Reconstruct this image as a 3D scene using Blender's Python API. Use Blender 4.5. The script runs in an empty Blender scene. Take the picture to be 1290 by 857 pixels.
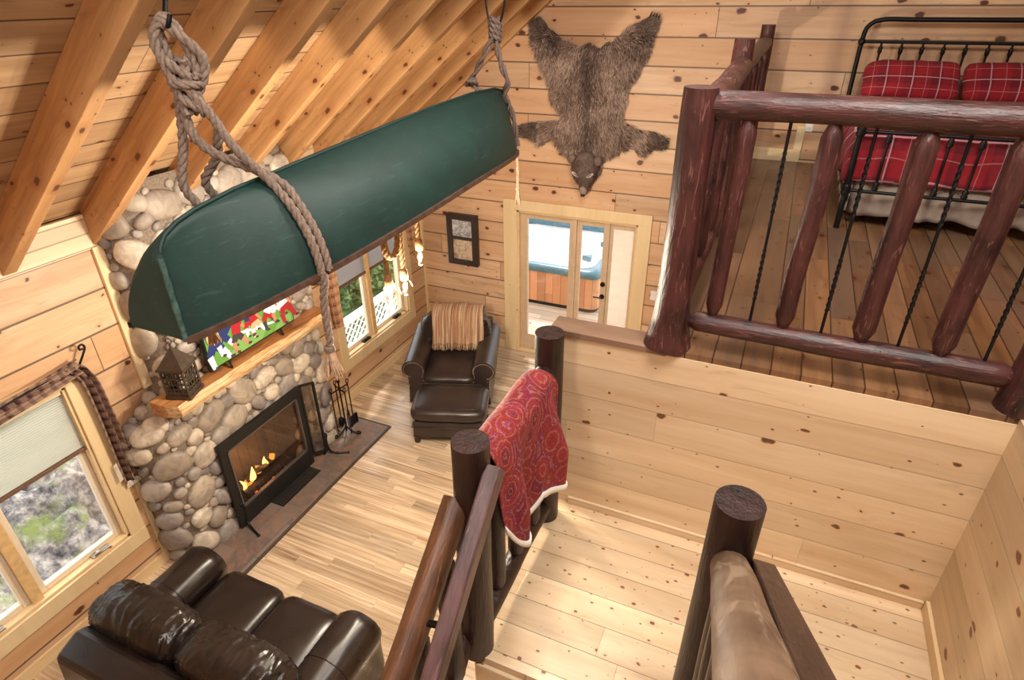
import bpy, bmesh, math, random
from mathutils import Vector, Matrix, noise as mnoise
random.seed(7)
V = Vector
SC = bpy.context.scene
COL = SC.collection
PI = math.pi

# ------------------------------------------------------------------ mesh builder
class MB:
    def __init__(s):
        s.v = []; s.f = []; s.m = []; s.sm = []
    def add(s, vs, fs, mi=0, smooth=False):
        o = len(s.v)
        s.v.extend(tuple(p) for p in vs)
        for f in fs:
            s.f.append(tuple(i + o for i in f)); s.m.append(mi); s.sm.append(smooth)
    def box(s, x0, x1, y0, y1, z0, z1, mi=0):
        vs = [(x0,y0,z0),(x1,y0,z0),(x1,y1,z0),(x0,y1,z0),(x0,y0,z1),(x1,y0,z1),(x1,y1,z1),(x0,y1,z1)]
        s.add(vs, [(0,3,2,1),(4,5,6,7),(0,1,5,4),(1,2,6,5),(2,3,7,6),(3,0,4,7)], mi)
        return s
    def bar(s, p0, p1, w, h, up=(0,0,1), mi=0):
        """rectangular bar from p0 to p1; w across, h along up"""
        p0, p1 = V(p0), V(p1); d = (p1-p0).normalized(); up = V(up)
        sd = d.cross(up).normalized(); u = sd.cross(d).normalized()
        vs = []
        for p in (p0, p1):
            for a, b in ((-1,-1),(1,-1),(1,1),(-1,1)):
                vs.append(p + sd*a*w/2 + u*b*h/2)
        s.add(vs, [(0,3,2,1),(4,5,6,7),(0,1,5,4),(1,2,6,5),(2,3,7,6),(3,0,4,7)], mi)
        return s
    def prism(s, poly, vec, mi=0):
        vec = V(vec); n = len(poly); a = [V(p) for p in poly]; b = [p+vec for p in a]
        s.add(a+b, [tuple(range(n))[::-1], tuple(range(n, 2*n))] + [(i,(i+1)%n,n+(i+1)%n,n+i) for i in range(n)], mi)
        return s
    def tube(s, path, r, seg=8, mi=0, caps=True, closed=False, smooth=True):
        path = [V(p) for p in path]; n = len(path)
        rs = r if isinstance(r, (list, tuple)) else [r]*n
        T = []
        for i in range(n):
            if closed: t = path[(i+1)%n]-path[i-1]
            else: t = path[min(i+1,n-1)]-path[max(i-1,0)]
            T.append(t.normalized() if t.length > 1e-9 else V((0,0,1)))
        a = V((0,0,1)) if abs(T[0].z) < .9 else V((1,0,0))
        nn = (a - T[0]*a.dot(T[0])).normalized()
        vs = []
        for i in range(n):
            nn = (nn - T[i]*nn.dot(T[i]))
            nn = nn.normalized() if nn.length > 1e-9 else V((1,0,0))
            b = T[i].cross(nn)
            for k in range(seg):
                g = 2*PI*k/seg
                vs.append(path[i] + (nn*math.cos(g)+b*math.sin(g))*rs[i])
        fs = []
        for i in range(n if closed else n-1):
            j = (i+1) % n
            for k in range(seg):
                k2 = (k+1) % seg
                fs.append((i*seg+k, i*seg+k2, j*seg+k2, j*seg+k))
        s.add(vs, fs, mi, smooth)
        if caps and not closed:
            s.add(vs[:seg], [tuple(range(seg))[::-1]], mi)
            s.add(vs[-seg:], [tuple(range(seg))], mi)
        return s
    def log(s, p0, p1, r, r1=None, n=18, seg=16, wob=.06, taper=0, bend=.01, seed=0, flare=0, mi=0):
        """peeled log: wobbling radius, optional tenon tapers at both ends"""
        p0, p1 = V(p0), V(p1); r1 = r1 or r; d = p1-p0; L = d.length
        ts = [i/n for i in range(n+1)]
        if taper:
            e = taper/L
            ts = [0, e*.5, e, *[e+(1-2*e)*i/n for i in range(1, n)], 1-e, 1-e*.5, 1]
        path = []; rs = []
        for i, t in enumerate(ts):
            q = mnoise.noise_vector(V((t*L*1.7+seed*3.1, seed*7.7, 2.2)))
            k = math.sin(PI*t)
            path.append(p0 + d*t + q*bend*k)
            rr = (r+(r1-r)*t)*(1+wob*mnoise.noise(V((t*L*5, seed*9.3, .5))))
            if taper:
                if i in (0, len(ts)-1): rr *= .45
                elif i in (1, len(ts)-2): rr *= .75
            if flare: rr *= 1+flare*max(0, 1-t*L/.35)**2
            rs.append(rr)
        return s.tube(path, rs, seg, mi)
    def lathe(s, prof, c=(0,0,0), seg=20, mi=0, smooth=True):
        c = V(c); vs = []; fs = []
        for r, z in prof:
            for k in range(seg):
                g = 2*PI*k/seg; vs.append(c+V((r*math.cos(g), r*math.sin(g), z)))
        for i in range(len(prof)-1):
            for k in range(seg):
                k2 = (k+1) % seg; fs.append((i*seg+k, i*seg+k2, (i+1)*seg+k2, (i+1)*seg+k))
        s.add(vs, fs, mi, smooth)
        s.add(vs[:seg], [tuple(range(seg))[::-1]], mi); s.add(vs[-seg:], [tuple(range(seg))], mi)
        return s
    def grid(s, fn, nu, nv, cu=False, cv=False, mi=0, smooth=True):
        vs = []; fs = []
        for i in range(nu):
            for j in range(nv):
                u = i/(nu if cu else nu-1); v = j/(nv if cv else nv-1)
                vs.append(fn(u, v))
        for i in range(nu if cu else nu-1):
            for j in range(nv if cv else nv-1):
                i2 = (i+1) % nu; j2 = (j+1) % nv
                fs.append((i*nv+j, i2*nv+j, i2*nv+j2, i*nv+j2))
        s.add(vs, fs, mi, smooth)
        return s
    def ell(s, c, rad, rot=None, nu=14, nv=9, e=1.0, e2=1.0, disp=None, mi=0):
        """superellipsoid; e<1 squarer"""
        c = V(c)
        def pw(a, p): return math.copysign(abs(a)**p, a)
        def fn(u, v):
            a = 2*PI*u; b = PI*(v-.5)*.9999
            p = V((rad[0]*pw(math.cos(b), e2)*pw(math.cos(a), e), rad[1]*pw(math.cos(b), e2)*pw(math.sin(a), e), rad[2]*pw(math.sin(b), e2)))
            if disp: p = p*(1+disp(p))
            if rot: p = rot @ p
            return c+p
        return s.grid(fn, nu, nv, cu=True, mi=mi)
    def rbox(s, c, rad, n=5, k=16, disp=None, rot=None, mi=0, nz=None):
        c = V(c); nz = nz or n
        for ax in range(3):
            for sg in (-1, 1):
                vs = []; fs = []
                for i in range(k+1):
                    for j in range(k+1):
                        a, b = math.tan((2*i/k-1)*PI/4), math.tan((2*j/k-1)*PI/4)
                        p = [0, 0, 0]; p[ax] = sg; p[(ax+1) % 3] = a*sg; p[(ax+2) % 3] = b
                        h = (abs(p[0])**n+abs(p[1])**n)**(nz/n)+abs(p[2])**nz; h = h**(1/nz)
                        q = V((p[0]/h*rad[0], p[1]/h*rad[1], p[2]/h*rad[2]))
                        if disp: q = q*(1+disp(q))
                        if rot: q = rot @ q
                        vs.append(c+q)
                for i in range(k):
                    for j in range(k): fs.append((i*(k+1)+j, (i+1)*(k+1)+j, (i+1)*(k+1)+j+1, i*(k+1)+j+1))
                s.add(vs, fs, mi, True)
        s.weld = True
        return s
    def build(s, name, mats, parent=None, bevel=0, sub=0, solid=0, origin=None):
        me = bpy.data.meshes.new(name)
        o0 = V(origin) if origin else V((0,0,0))
        if parent is not None and origin is None: o0 = V(parent.get('_w', (0,0,0)))
        me.from_pydata([tuple(V(p)-o0) for p in s.v], [], s.f)
        if getattr(s, 'weld', False):
            me.polygons.foreach_set('material_index', s.m); me.polygons.foreach_set('use_smooth', s.sm)
            bm = bmesh.new(); bm.from_mesh(me); bmesh.ops.remove_doubles(bm, verts=bm.verts, dist=1e-5); bmesh.ops.recalc_face_normals(bm, faces=bm.faces); bm.to_mesh(me); bm.free()
        if not isinstance(mats, (list, tuple)): mats = [mats]
        for m in mats: me.materials.append(m)
        if not getattr(s, 'weld', False):
            me.polygons.foreach_set('material_index', s.m)
            me.polygons.foreach_set('use_smooth', s.sm)
        me.update()
        o = bpy.data.objects.new(name, me); COL.objects.link(o)
        if parent is not None:
            o.parent = parent
            o['_w'] = tuple(o0)
        else:
            o.location = o0; o['_w'] = tuple(o0)
        if solid:
            m = o.modifiers.new('solid', 'SOLIDIFY'); m.thickness = solid; m.offset = 0
        if bevel:
            m = o.modifiers.new('bevel', 'BEVEL'); m.width = bevel; m.segments = 2; m.limit_method = 'ANGLE'; m.angle_limit = math.radians(40)
        if sub:
            m = o.modifiers.new('sub', 'SUBSURF'); m.levels = sub; m.render_levels = sub
        return o

def tag(o, label, cat, group=None, kind=None):
    if label: o['label'] = label
    if cat: o['category'] = cat
    if group: o['group'] = group
    if kind: o['kind'] = kind
    return o
def thing(name, label, cat, loc=(0,0,0), rz=0, group=None):
    """Empty at the thing's base. With rz=0 parts are built in world coordinates; else in local ones."""
    o = bpy.data.objects.new(name, None); COL.objects.link(o); o.empty_display_size = .1
    o.location = loc; o.rotation_euler = (0, 0, rz)
    o['_w'] = tuple(loc) if rz == 0 else (0, 0, 0)
    return tag(o, label, cat, group)
def structure(name, mb, mats, label=None, cat=None, **k):
    return tag(mb.build(name, mats, **k), label, cat, None, 'structure')
def structure_root(name, label, cat, loc):
    o = thing(name, label, cat, loc); o['kind'] = 'structure'; return o
def dup(root, loc, rz, label):
    r = root.copy(); COL.objects.link(r); r.location = loc; r.rotation_euler = (0, 0, rz); r['label'] = label
    for ch in list(root.children):
        c = ch.copy(); COL.objects.link(c); c.parent = r
        for g in ch.children:
            d = g.copy(); COL.objects.link(d); d.parent = c
    return r

def crom(pts, step=.02):
    """Catmull-Rom through points resampled about every step"""
    pts = [V(p) for p in pts]; out = []
    P = [pts[0]*2-pts[1]] + pts + [pts[-1]*2-pts[-2]]
    for i in range(1, len(P)-2):
        a, b, c, d = P[i-1], P[i], P[i+1], P[i+2]
        n = max(2, int((c-b).length/step))
        for k in range(n):
            t = k/n
            out.append(.5*((2*b)+(c-a)*t+(2*a-5*b+4*c-d)*t*t+(3*b-3*c+d-a)*t**3))
    out.append(pts[-1]); return out
def rope(mb, pts, R, mi=0, pitch=None, step=None, strands=3):
    path = crom(pts, step or R*.9); n = len(path); pitch = pitch or R*6.5
    nn = None; ph = 0; S = [[] for _ in range(strands)]
    for i in range(n):
        t = (path[min(i+1,n-1)]-path[max(i-1,0)]).normalized()
        if nn is None:
            a = V((0,0,1)) if abs(t.z) < .9 else V((1,0,0)); nn = a
        nn = (nn - t*nn.dot(t)).normalized(); b = t.cross(nn)
        if i: ph += 2*PI*(path[i]-path[i-1]).length/pitch
        for k in range(strands):
            g = ph+2*PI*k/strands
            S[k].append(path[i]+(nn*math.cos(g)+b*math.sin(g))*R*.5)
    for k in range(strands): mb.tube(S[k], R*.56, 7, mi)

# ------------------------------------------------------------------ materials
class NT:
    def __init__(s, name):
        s.m = bpy.data.materials.new(name); s.m.use_nodes = True; s.t = s.m.node_tree; s.t.nodes.clear()
        s.out = s.t.nodes.new('ShaderNodeOutputMaterial')
    def n(s, typ, ins=None, **props):
        nd = s.t.nodes.new('ShaderNode'+typ)
        for k, v in props.items(): setattr(nd, k, v)
        for k, v in (ins or {}).items(): s.set(nd.inputs[k], v)
        return nd
    def set(s, inp, v):
        if isinstance(v, bpy.types.NodeSocket): s.t.links.new(v, inp)
        elif isinstance(v, bpy.types.Node): s.t.links.new(v.outputs[0], inp)
        else:
            try: inp.default_value = v
            except Exception: inp.default_value = (*v, 1) if len(v) == 3 else v
    def math(s, op, a, b=None, c=None, clamp=False):
        nd = s.t.nodes.new('ShaderNodeMath'); nd.operation = op; nd.use_clamp = clamp
        s.set(nd.inputs[0], a)
        if b is not None: s.set(nd.inputs[1], b)
        if c is not None: s.set(nd.inputs[2], c)
        return nd.outputs[0]
    def dot(s, a, v):
        nd = s.t.nodes.new('ShaderNodeVectorMath'); nd.operation = 'DOT_PRODUCT'
        s.set(nd.inputs[0], a); nd.inputs[1].default_value = v; return nd.outputs['Value']
    def comb(s, x, y, z):
        nd = s.t.nodes.new('ShaderNodeCombineXYZ')
        for i, v in enumerate((x, y, z)): s.set(nd.inputs[i], v)
        return nd.outputs[0]
    def ramp(s, fac, stops, interp='LINEAR'):
        nd = s.t.nodes.new('ShaderNodeValToRGB'); cr = nd.color_ramp; cr.interpolation = interp
        while len(cr.elements) < len(stops): cr.elements.new(.5)
        for e, (p, c) in zip(cr.elements, stops):
            e.position = p; e.color = (*c, 1) if len(c) == 3 else c
        s.set(nd.inputs[0], fac); return nd.outputs[0]
    def mix(s, fac, a, b, mode='MIX'):
        nd = s.t.nodes.new('ShaderNodeMix'); nd.data_type = 'RGBA'; nd.blend_type = mode
        s.set(nd.inputs[0], fac)
        for i, v in ((6, a), (7, b)):
            if isinstance(v, (tuple, list)): v = (*v, 1) if len(v) == 3 else v
            s.set(nd.inputs[i], v)
        return nd.outputs[2]
    def coord(s): return s.n('TexCoord').outputs['Object']
    def noise(s, vec, scale, detail=4, rough=.55, dist=0):
        nd = s.n('TexNoise', {'Vector': vec, 'Scale': scale, 'Detail': detail, 'Roughness': rough, 'Distortion': dist}); return nd.outputs['Fac']
    def bump(s, h, strength=.3, dist=.01):
        return s.n('Bump', {'Height': h, 'Strength': strength, 'Distance': dist}).outputs[0]
    def bsdf(s, col, rough=.5, metal=0, normal=None, **k):
        ins = {'Base Color': col, 'Roughness': rough, 'Metallic': metal}
        if normal is not None: ins['Normal'] = normal
        ins.update(k)
        b = s.n('BsdfPrincipled', ins); s.t.links.new(b.outputs[0], s.out.inputs[0]); return s.m

def plain(name, col, rough=.5, metal=0, nscale=30, namt=.12, bump=.1, **k):
    t = NT(name); c = t.coord(); f = t.noise(c, nscale, 4)
    lo = tuple(max(0, x*(1-namt)) for x in col); hi = tuple(min(1, x*(1+namt)) for x in col)
    return t.bsdf(t.ramp(f, [(.3, lo), (.7, hi)]), rough, metal, t.bump(f, bump, .004), **k)
def emit(name, col, strength):
    t = NT(name); e = t.n('Emission', {'Color': (*col, 1), 'Strength': strength}); t.t.links.new(e.outputs[0], t.out.inputs[0]); return t.m

def pine(name, L, W, width, plen, c1, c2, off=0.0, knot=(.14,.05,.02), kamt=.5, kcell=(.42,.2), groove=.004, gdark=.35,
         var=.35, rough=.45, gscale=16, streak=.5, bump=.25, hue=None, krad=.055, specks=0):
    t = NT(name); P = t.coord()
    l = t.dot(P, L); w = t.math('ADD', t.dot(P, W), off)
    wd = t.math('DIVIDE', w, width); wi = t.math('FLOOR', wd); wf = t.math('FRACT', wd)
    r1 = t.n('TexWhiteNoise', {'W': wi}, noise_dimensions='1D').outputs['Value']
    l2 = t.math('MULTIPLY_ADD', r1, 7.31, l)
    ld = t.math('DIVIDE', l2, plen); li = t.math('FLOOR', ld); lf = t.math('FRACT', ld)
    seed = t.math('ADD', t.math('MULTIPLY', wi, 17.31), t.math('MULTIPLY', li, 5.17))
    r2n = t.n('TexWhiteNoise', {'W': seed}, noise_dimensions='1D'); r2 = r2n.outputs['Value']
    off50 = t.math('MULTIPLY', r2, 53.0)
    # knots
    kv = t.comb(t.math('DIVIDE', t.math('ADD', l2, off50), kcell[0]), t.math('DIVIDE', t.math('ADD', w, off50), kcell[1]), 0.0)
    kn = t.n('TexNoise', {'Vector': kv, 'Scale': 5.0, 'Detail': 4.0})
    kv2 = t.n('VectorMath', {0: kv, 1: t.n('VectorMath', {0: kn.outputs['Color'], 1: (.17, .17, 0)}, operation='MULTIPLY').outputs[0]}, operation='ADD').outputs[0]
    vor = t.n('TexVoronoi', {'Vector': kv2, 'Scale': 1.0}, voronoi_dimensions='2D')
    d = vor.outputs['Distance']; vc = t.n('SeparateColor', {0: vor.outputs['Color']})
    keep = t.math('LESS_THAN', vc.outputs[0], kamt)
    rad = t.math('MULTIPLY_ADD', t.math('POWER', vc.outputs[1], 2.2), krad*1.5, krad*.35)
    dn = t.math('DIVIDE', d, rad)
    km = t.math('MULTIPLY', t.n('MapRange', {'Value': dn, 'From Min': .75, 'From Max': 1.15, 'To Min': 1.0, 'To Max': 0.0}).outputs[0], keep)
    halo = t.math('MULTIPLY', t.n('MapRange', {'Value': dn, 'From Min': .8, 'From Max': 3.6, 'To Min': .55, 'To Max': 0.0}).outputs[0], keep)
    swirl = t.math('MULTIPLY', t.n('MapRange', {'Value': dn, 'From Min': 0.0, 'From Max': 6.0, 'To Min': .25, 'To Max': 0.0}).outputs[0], keep)
    # grain
    gv = t.comb(t.math('MULTIPLY_ADD', l2, 1.1, off50), t.math('MULTIPLY', t.math('ADD', w, t.math('MULTIPLY', swirl, .12)), gscale), t.math('MULTIPLY', r2, 20.0))
    g1 = t.noise(gv, 1.0, 6, .62, .6)
    gv2 = t.comb(t.math('MULTIPLY_ADD', l2, .5, off50), t.math('MULTIPLY', w, 4.0), r2)
    g2 = t.noise(gv2, 1.2, 3, .5, .3)
    g = t.math('ADD', t.math('MULTIPLY', g1, streak), t.math('MULTIPLY', g2, 1-streak))
    col = t.ramp(g, [(.32, c2), (.62, c1)])
    val = t.math('MULTIPLY_ADD', t.math('SUBTRACT', r2, .5), var, 1.0)
    col = t.mix(1.0, col, t.comb(val, val, val), 'MULTIPLY')
    if hue:
        r3 = t.n('SeparateColor', {0: r2n.outputs['Color']}).outputs[1]
        col = t.mix(t.math('MULTIPLY', r3, hue[1]), col, hue[0])
    col = t.mix(halo, col, tuple(x*1.1+.04*(i == 0) for i, x in enumerate(c2)))
    col = t.mix(km, col, knot)
    if specks:
        sv = t.n('TexVoronoi', {'Vector': t.comb(t.math('MULTIPLY', t.math('ADD', l2, off50), 9.0), t.math('MULTIPLY', t.math('ADD', w, off50), 14.0), 0.0), 'Scale': 1.0}, voronoi_dimensions='2D')
        sc_ = t.n('SeparateColor', {0: sv.outputs['Color']})
        sr = t.math('MULTIPLY_ADD', sc_.outputs[1], .07, .02)
        sm_ = t.math('MULTIPLY', t.n('MapRange', {'Value': t.math('DIVIDE', sv.outputs['Distance'], sr), 'From Min': .7, 'From Max': 1.2, 'To Min': .9, 'To Max': 0.0}).outputs[0], t.math('LESS_THAN', sc_.outputs[0], specks))
        col = t.mix(sm_, col, knot)
        pn = t.noise(t.comb(t.math('MULTIPLY_ADD', l2, 2.2, off50), t.math('MULTIPLY', w, 9.0), r2), 1.0, 3, .6, 1.0)
        col = t.mix(t.n('MapRange', {'Value': pn, 'From Min': .60, 'From Max': .74, 'To Min': 0.0, 'To Max': .45}).outputs[0], col, tuple(x*.72 for x in c2))
    # grooves
    e1 = t.math('MULTIPLY', t.math('MINIMUM', wf, t.math('SUBTRACT', 1.0, wf)), width)
    e2 = t.math('MULTIPLY', t.math('MINIMUM', lf, t.math('SUBTRACT', 1.0, lf)), plen)
    g0 = groove; groove = max(groove, .0005)
    gw = t.n('MapRange', {'Value': e1, 'From Min': groove*.5, 'From Max': groove*1.5, 'To Min': 1.0, 'To Max': 0.0}).outputs[0]
    gl = t.n('MapRange', {'Value': e2, 'From Min': groove*.2, 'From Max': groove*.7, 'To Min': 1.0, 'To Max': 0.0}).outputs[0]
    gm = t.math('MULTIPLY', t.math('MAXIMUM', gw, gl), 1.0 if g0 > 0 else 0.0)
    col = t.mix(t.math('MULTIPLY', gm, 1-gdark), col, tuple(x*.18 for x in c2))
    h = t.math('SUBTRACT', t.math('MULTIPLY', g1, .12), gm)
    return t.bsdf(col, rough, 0, t.bump(h, bump, .008))

def logmat(name, D, dark, mid, pale, scale=26, rough=.42, palept=.60):
    """stained log; the grain runs along D"""
    t = NT(name); P = t.coord(); D = V(D).normalized()
    dl = t.dot(P, D)
    sc = t.n('VectorMath', {0: (D.x, D.y, D.z), 'Scale': t.math('MULTIPLY', dl, -.86)}, operation='SCALE').outputs[0]
    Q = t.n('VectorMath', {0: P, 1: sc}, operation='ADD').outputs[0]
    a = t.noise(Q, scale, 6, .6, .5); b = t.noise(P, 7, 3, .5, .2); c = t.noise(Q, scale*2.2, 3, .6, 1.2)
    f = t.math('ADD', t.math('MULTIPLY', a, .6), t.math('MULTIPLY', b, .4))
    col = t.ramp(f, [(.34, dark), (.56, mid), (.74, tuple(x*1.25 for x in mid))])
    pm = t.n('MapRange', {'Value': c, 'From Min': palept, 'From Max': palept+.07, 'To Min': 0.0, 'To Max': .65}).outputs[0]
    col = t.mix(pm, col, pale)
    vor = t.n('TexVoronoi', {'Vector': P, 'Scale': 5.0}); kd = vor.outputs['Distance']
    km = t.n('MapRange', {'Value': kd, 'From Min': .05, 'From Max': .11, 'To Min': .85, 'To Max': 0.0}).outputs[0]
    col = t.mix(km, col, tuple(x*.5 for x in dark))
    return t.bsdf(col, rough, 0, t.bump(t.math('ADD', a, t.math('MULTIPLY', c, .6)), .7, .008), **{'Coat Weight': .08, 'Coat Roughness': .3})

def leather(name, col, rough=.3, wr=0.0):
    t = NT(name); P = t.coord()
    a = t.noise(P, 5, 4); v = t.n('TexVoronoi', {'Vector': P, 'Scale': 220.0}).outputs['Distance']; b = t.noise(P, 9, 3, .5, .3)
    c = t.ramp(a, [(.3, tuple(x*.7 for x in col)), (.7, tuple(x*1.3 for x in col))])
    h = t.math('ADD', t.math('MULTIPLY', v, .02), t.math('MULTIPLY', b, .2+wr))
    return t.bsdf(c, t.math('MULTIPLY_ADD', a, .2, rough-.1), 0, t.bump(h, .15+wr*.8, .012))

def plaid(name, base, dark, line, s1=.19, axes=((1,0,0),(0,1,0)), lw=.045):
    t = NT(name); P = t.coord()
    col = base; first = True; M = []
    def stripe(ax, period, off, w):
        f = t.math('FRACT', t.math('ADD', t.math('DIVIDE', t.dot(P, ax), period), off))
        return t.math('LESS_THAN', f, w)
    d1 = stripe(axes[0], s1, .3, .42); d2 = stripe(axes[1], s1, .3, .42)
    dk = t.math('MULTIPLY', t.math('ADD', d1, d2), .5)
    col = t.mix(dk, base, dark)
    l1 = t.math('MAXIMUM', stripe(axes[0], s1, 0, lw), stripe(axes[1], s1, 0, lw))
    l2 = t.math('MAXIMUM', stripe(axes[0], s1, .49, lw*.5), stripe(axes[1], s1, .49, lw*.5))
    col = t.mix(t.math('MULTIPLY', l2, .4), col, line); col = t.mix(t.math('MULTIPLY', l1, .75), col, line)
    n = t.noise(P, 90, 2); n2 = t.noise(P, 6, 3)
    return t.bsdf(col, .9, 0, t.bump(t.math('ADD', t.math('MULTIPLY', n, .2), n2), .5, .02), **{'Sheen Weight': .04})

M = {}
X_, Y_, Z_ = (1,0,0), (0,1,0), (0,0,1)
cs = math.cos(math.radians(38.5)); sn = math.sin(math.radians(38.5))
PALE1, PALE2 = (.77,.60,.40), (.62,.42,.235)
WARM1, WARM2 = (.68,.455,.245), (.50,.285,.125)
M['wall_far'] = pine('pine far wall', X_, Z_, .265, 3.1, (.72,.51,.335), (.49,.285,.15), off=.05, kamt=.5, kcell=(.30,.2), groove=.007, gdark=.1, var=.34, hue=((.60,.32,.16),.6), krad=.085, knot=(.09,.03,.014), specks=.1)
M['wall_left'] = pine('pine left wall', Y_, Z_, .292, 4.5, (.72,.50,.325), (.48,.28,.15), off=-.159, kamt=.55, kcell=(.34,.22), groove=.008, gdark=.1, var=.24, hue=((.60,.31,.12),.6), krad=.075, knot=(.09,.03,.014), specks=.08)
M['frieze'] = pine('pine frieze', Y_, Z_, .1, 2, (.80,.62,.42), (.70,.5,.3), kamt=.2)
M['stairwall'] = pine('pine stair wall', X_, Z_, .183, 5.5, PALE1, PALE2, off=.09, kamt=.4, kcell=(.25,.17), groove=.0018, gdark=.5, var=.16, krad=.072, rough=.4, knot=(.15,.065,.03), specks=.16)
M['rightwall'] = pine('pine right wall', Y_, Z_, .183, 5.5, (.68,.53,.35), (.54,.385,.225), off=.09, kamt=.45, kcell=(.25,.17), groove=.0018, gdark=.5, var=.16, krad=.066, rough=.4, knot=(.17,.07,.03), specks=.12)
M['landing'] = pine('pine landing boards', X_, Y_, .155, 2.4, (.75,.585,.39), (.58,.39,.22), off=.03, kamt=.55, kcell=(.105,.073), groove=.002, gdark=.3, var=.28, krad=.072, rough=.32, knot=(.17,.08,.045), specks=.4)
M['loft'] = pine('rustic loft boards', Y_, X_, .125, 1.5, (.31,.15,.062), (.085,.034,.014), kamt=.38, kcell=(.26,.15), groove=.003, gdark=.1, var=.9, krad=.085, rough=.3, knot=(.06,.022,.012), hue=((.15,.095,.062),.85), gscale=22, specks=.2)
M['floor'] = pine('striped laminate', X_, Y_, .098, 1.15, (.76,.60,.42), (.18,.09,.045), kamt=.0, groove=.0012, gdark=.5, var=.5, rough=.2, gscale=34, streak=.72, hue=((.56,.40,.24),.4), bump=.05)
M['ceiling'] = pine('ceiling boards', Y_, (cs,0,sn), .21, 3.3, (.52,.34,.19), (.30,.165,.08), specks=.15, kamt=.6, kcell=(.4,.21), groove=.005, gdark=.1, var=.35, knot=(.09,.03,.015), krad=.07)
M['rafter'] = pine('rafter timber', (cs,0,sn), (-sn,1,cs), 1.9, 9, (.66,.375,.165), (.30,.13,.045), specks=.14, off=.7, kamt=.6, kcell=(.28,.15), groove=.0, var=.2, knot=(.12,.045,.02), krad=.075, gscale=20)
M['trimY'] = pine('pale trim along', Y_, Z_, .9, 9, (.78,.60,.35), (.68,.47,.245), off=.2, kamt=.25, groove=0, var=.1)
M['trimX'] = pine('pale trim across', X_, Z_, 3.1, 9, (.80,.635,.385), (.71,.52,.285), off=.2, kamt=.2, groove=0, var=.1)
M['trimZ'] = pine('pale trim upright', Z_, (.7,.7,0), 9.1, 9, (.80,.635,.385), (.71,.52,.285), off=.2, kamt=.2, groove=0, var=.1)
RD, RM, RP = (.012,.0045,.0045), (.072,.021,.019), (.24,.10,.085)
M['logZ'] = logmat('red stained log upright', Z_, RD, RM, RP)
M['logX'] = logmat('red stained log across', X_, RD, RM, RP)
M['logY'] = logmat('red stained log along', Y_, RD, RM, RP)
BD, BM_, BP = (.006,.0028,.0022), (.030,.010,.0075), (.14,.06,.035)
M['newel'] = logmat('dark brown newel log', Z_, BD, BM_, BP, palept=.72)
M['lowlog'] = logmat('amber brown rail log', (0,1,.8), (.035,.013,.006), (.14,.055,.022), (.26,.12,.055), scale=16)
M['board'] = logmat('plum brown handrail board', (0,1,.8), (.03,.013,.014), (.11,.052,.05), (.22,.13,.12), scale=22, rough=.45)
M['board2'] = logmat('dark handrail board', (0,1,-.75), (.014,.006,.005), (.042,.018,.014), (.11,.055,.045), scale=22, rough=.4)
M['palelog'] = logmat('pale worn rail log', (0,1,-.75), (.06,.028,.014), (.20,.125,.075), (.28,.20,.135), scale=6, rough=.55, palept=.56)
M['iron'] = plain('black iron', (.012,.012,.013), .45, .6, 60, .2)
M['mattblack'] = plain('matt black metal', (.015,.014,.013), .55, .3, 40, .2)
M['leather'] = leather('dark brown leather', (.015,.0088,.0075), .30)
M['leather2'] = leather('wrinkled brown leather', (.017,.011,.009), .28, .2)
M['leather3'] = leather('espresso leather', (.030,.020,.018), .33)
M['foot'] = plain('turned dark wood', (.03,.015,.01), .4)
M['brass'] = plain('antique nailheads', (.45,.33,.2), .3, .9)
M['rope'] = plain('twisted hemp', (.215,.155,.12), .9, 0, 70, .35, .6)
M['rope2'] = plain('golden jute', (.30,.185,.085), .9, 0, 70, .3, .5)
M['roped'] = plain('dark hemp', (.17,.12,.1), .9, 0, 70, .35, .6)
M['fringe'] = plain('frayed rope', (.50,.34,.22), .95, 0, 50, .35, .5)
M['cream'] = plain('cream cloth', (.75,.68,.58), .9)
M['white'] = plain('white plastic', (.85,.84,.80), .4, 0, 8, .03)
M['mortar'] = plain('sandy mortar', (.22,.17,.13), .95, 0, 60, .3, .8)

def stone_mat():
    t = NT('river stone'); P = t.coord(); r = t.n('NewGeometry').outputs['Random Per Island']
    base = t.ramp(r, [(0,(.22,.165,.13)), (.16,(.40,.33,.26)), (.32,(.80,.70,.56)), (.46,(.17,.15,.155)), (.62,(.50,.44,.38)), (.76,(.17,.14,.14)), (.9,(.66,.56,.43)), (1,(.36,.29,.22))])
    P2 = t.n('VectorMath', {0: P, 1: t.comb(t.math('MULTIPLY', r, 37.0), 0.0, t.math('MULTIPLY', r, 13.0))}, operation='ADD').outputs[0]
    n = t.noise(P2, 9, 5, .6, 1.0); n2 = t.noise(P2, 30, 4)
    c = t.mix(t.n('MapRange', {'Value': n, 'From Min': .42, 'From Max': .62}).outputs[0], base, t.mix(.5, base, (.10,.085,.085)))
    c = t.mix(t.math('MULTIPLY', n2, .15), c, (.68,.60,.50))
    return t.bsdf(c, .5, 0, t.bump(n2, .3, .006))
M['stone'] = stone_mat()

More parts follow.
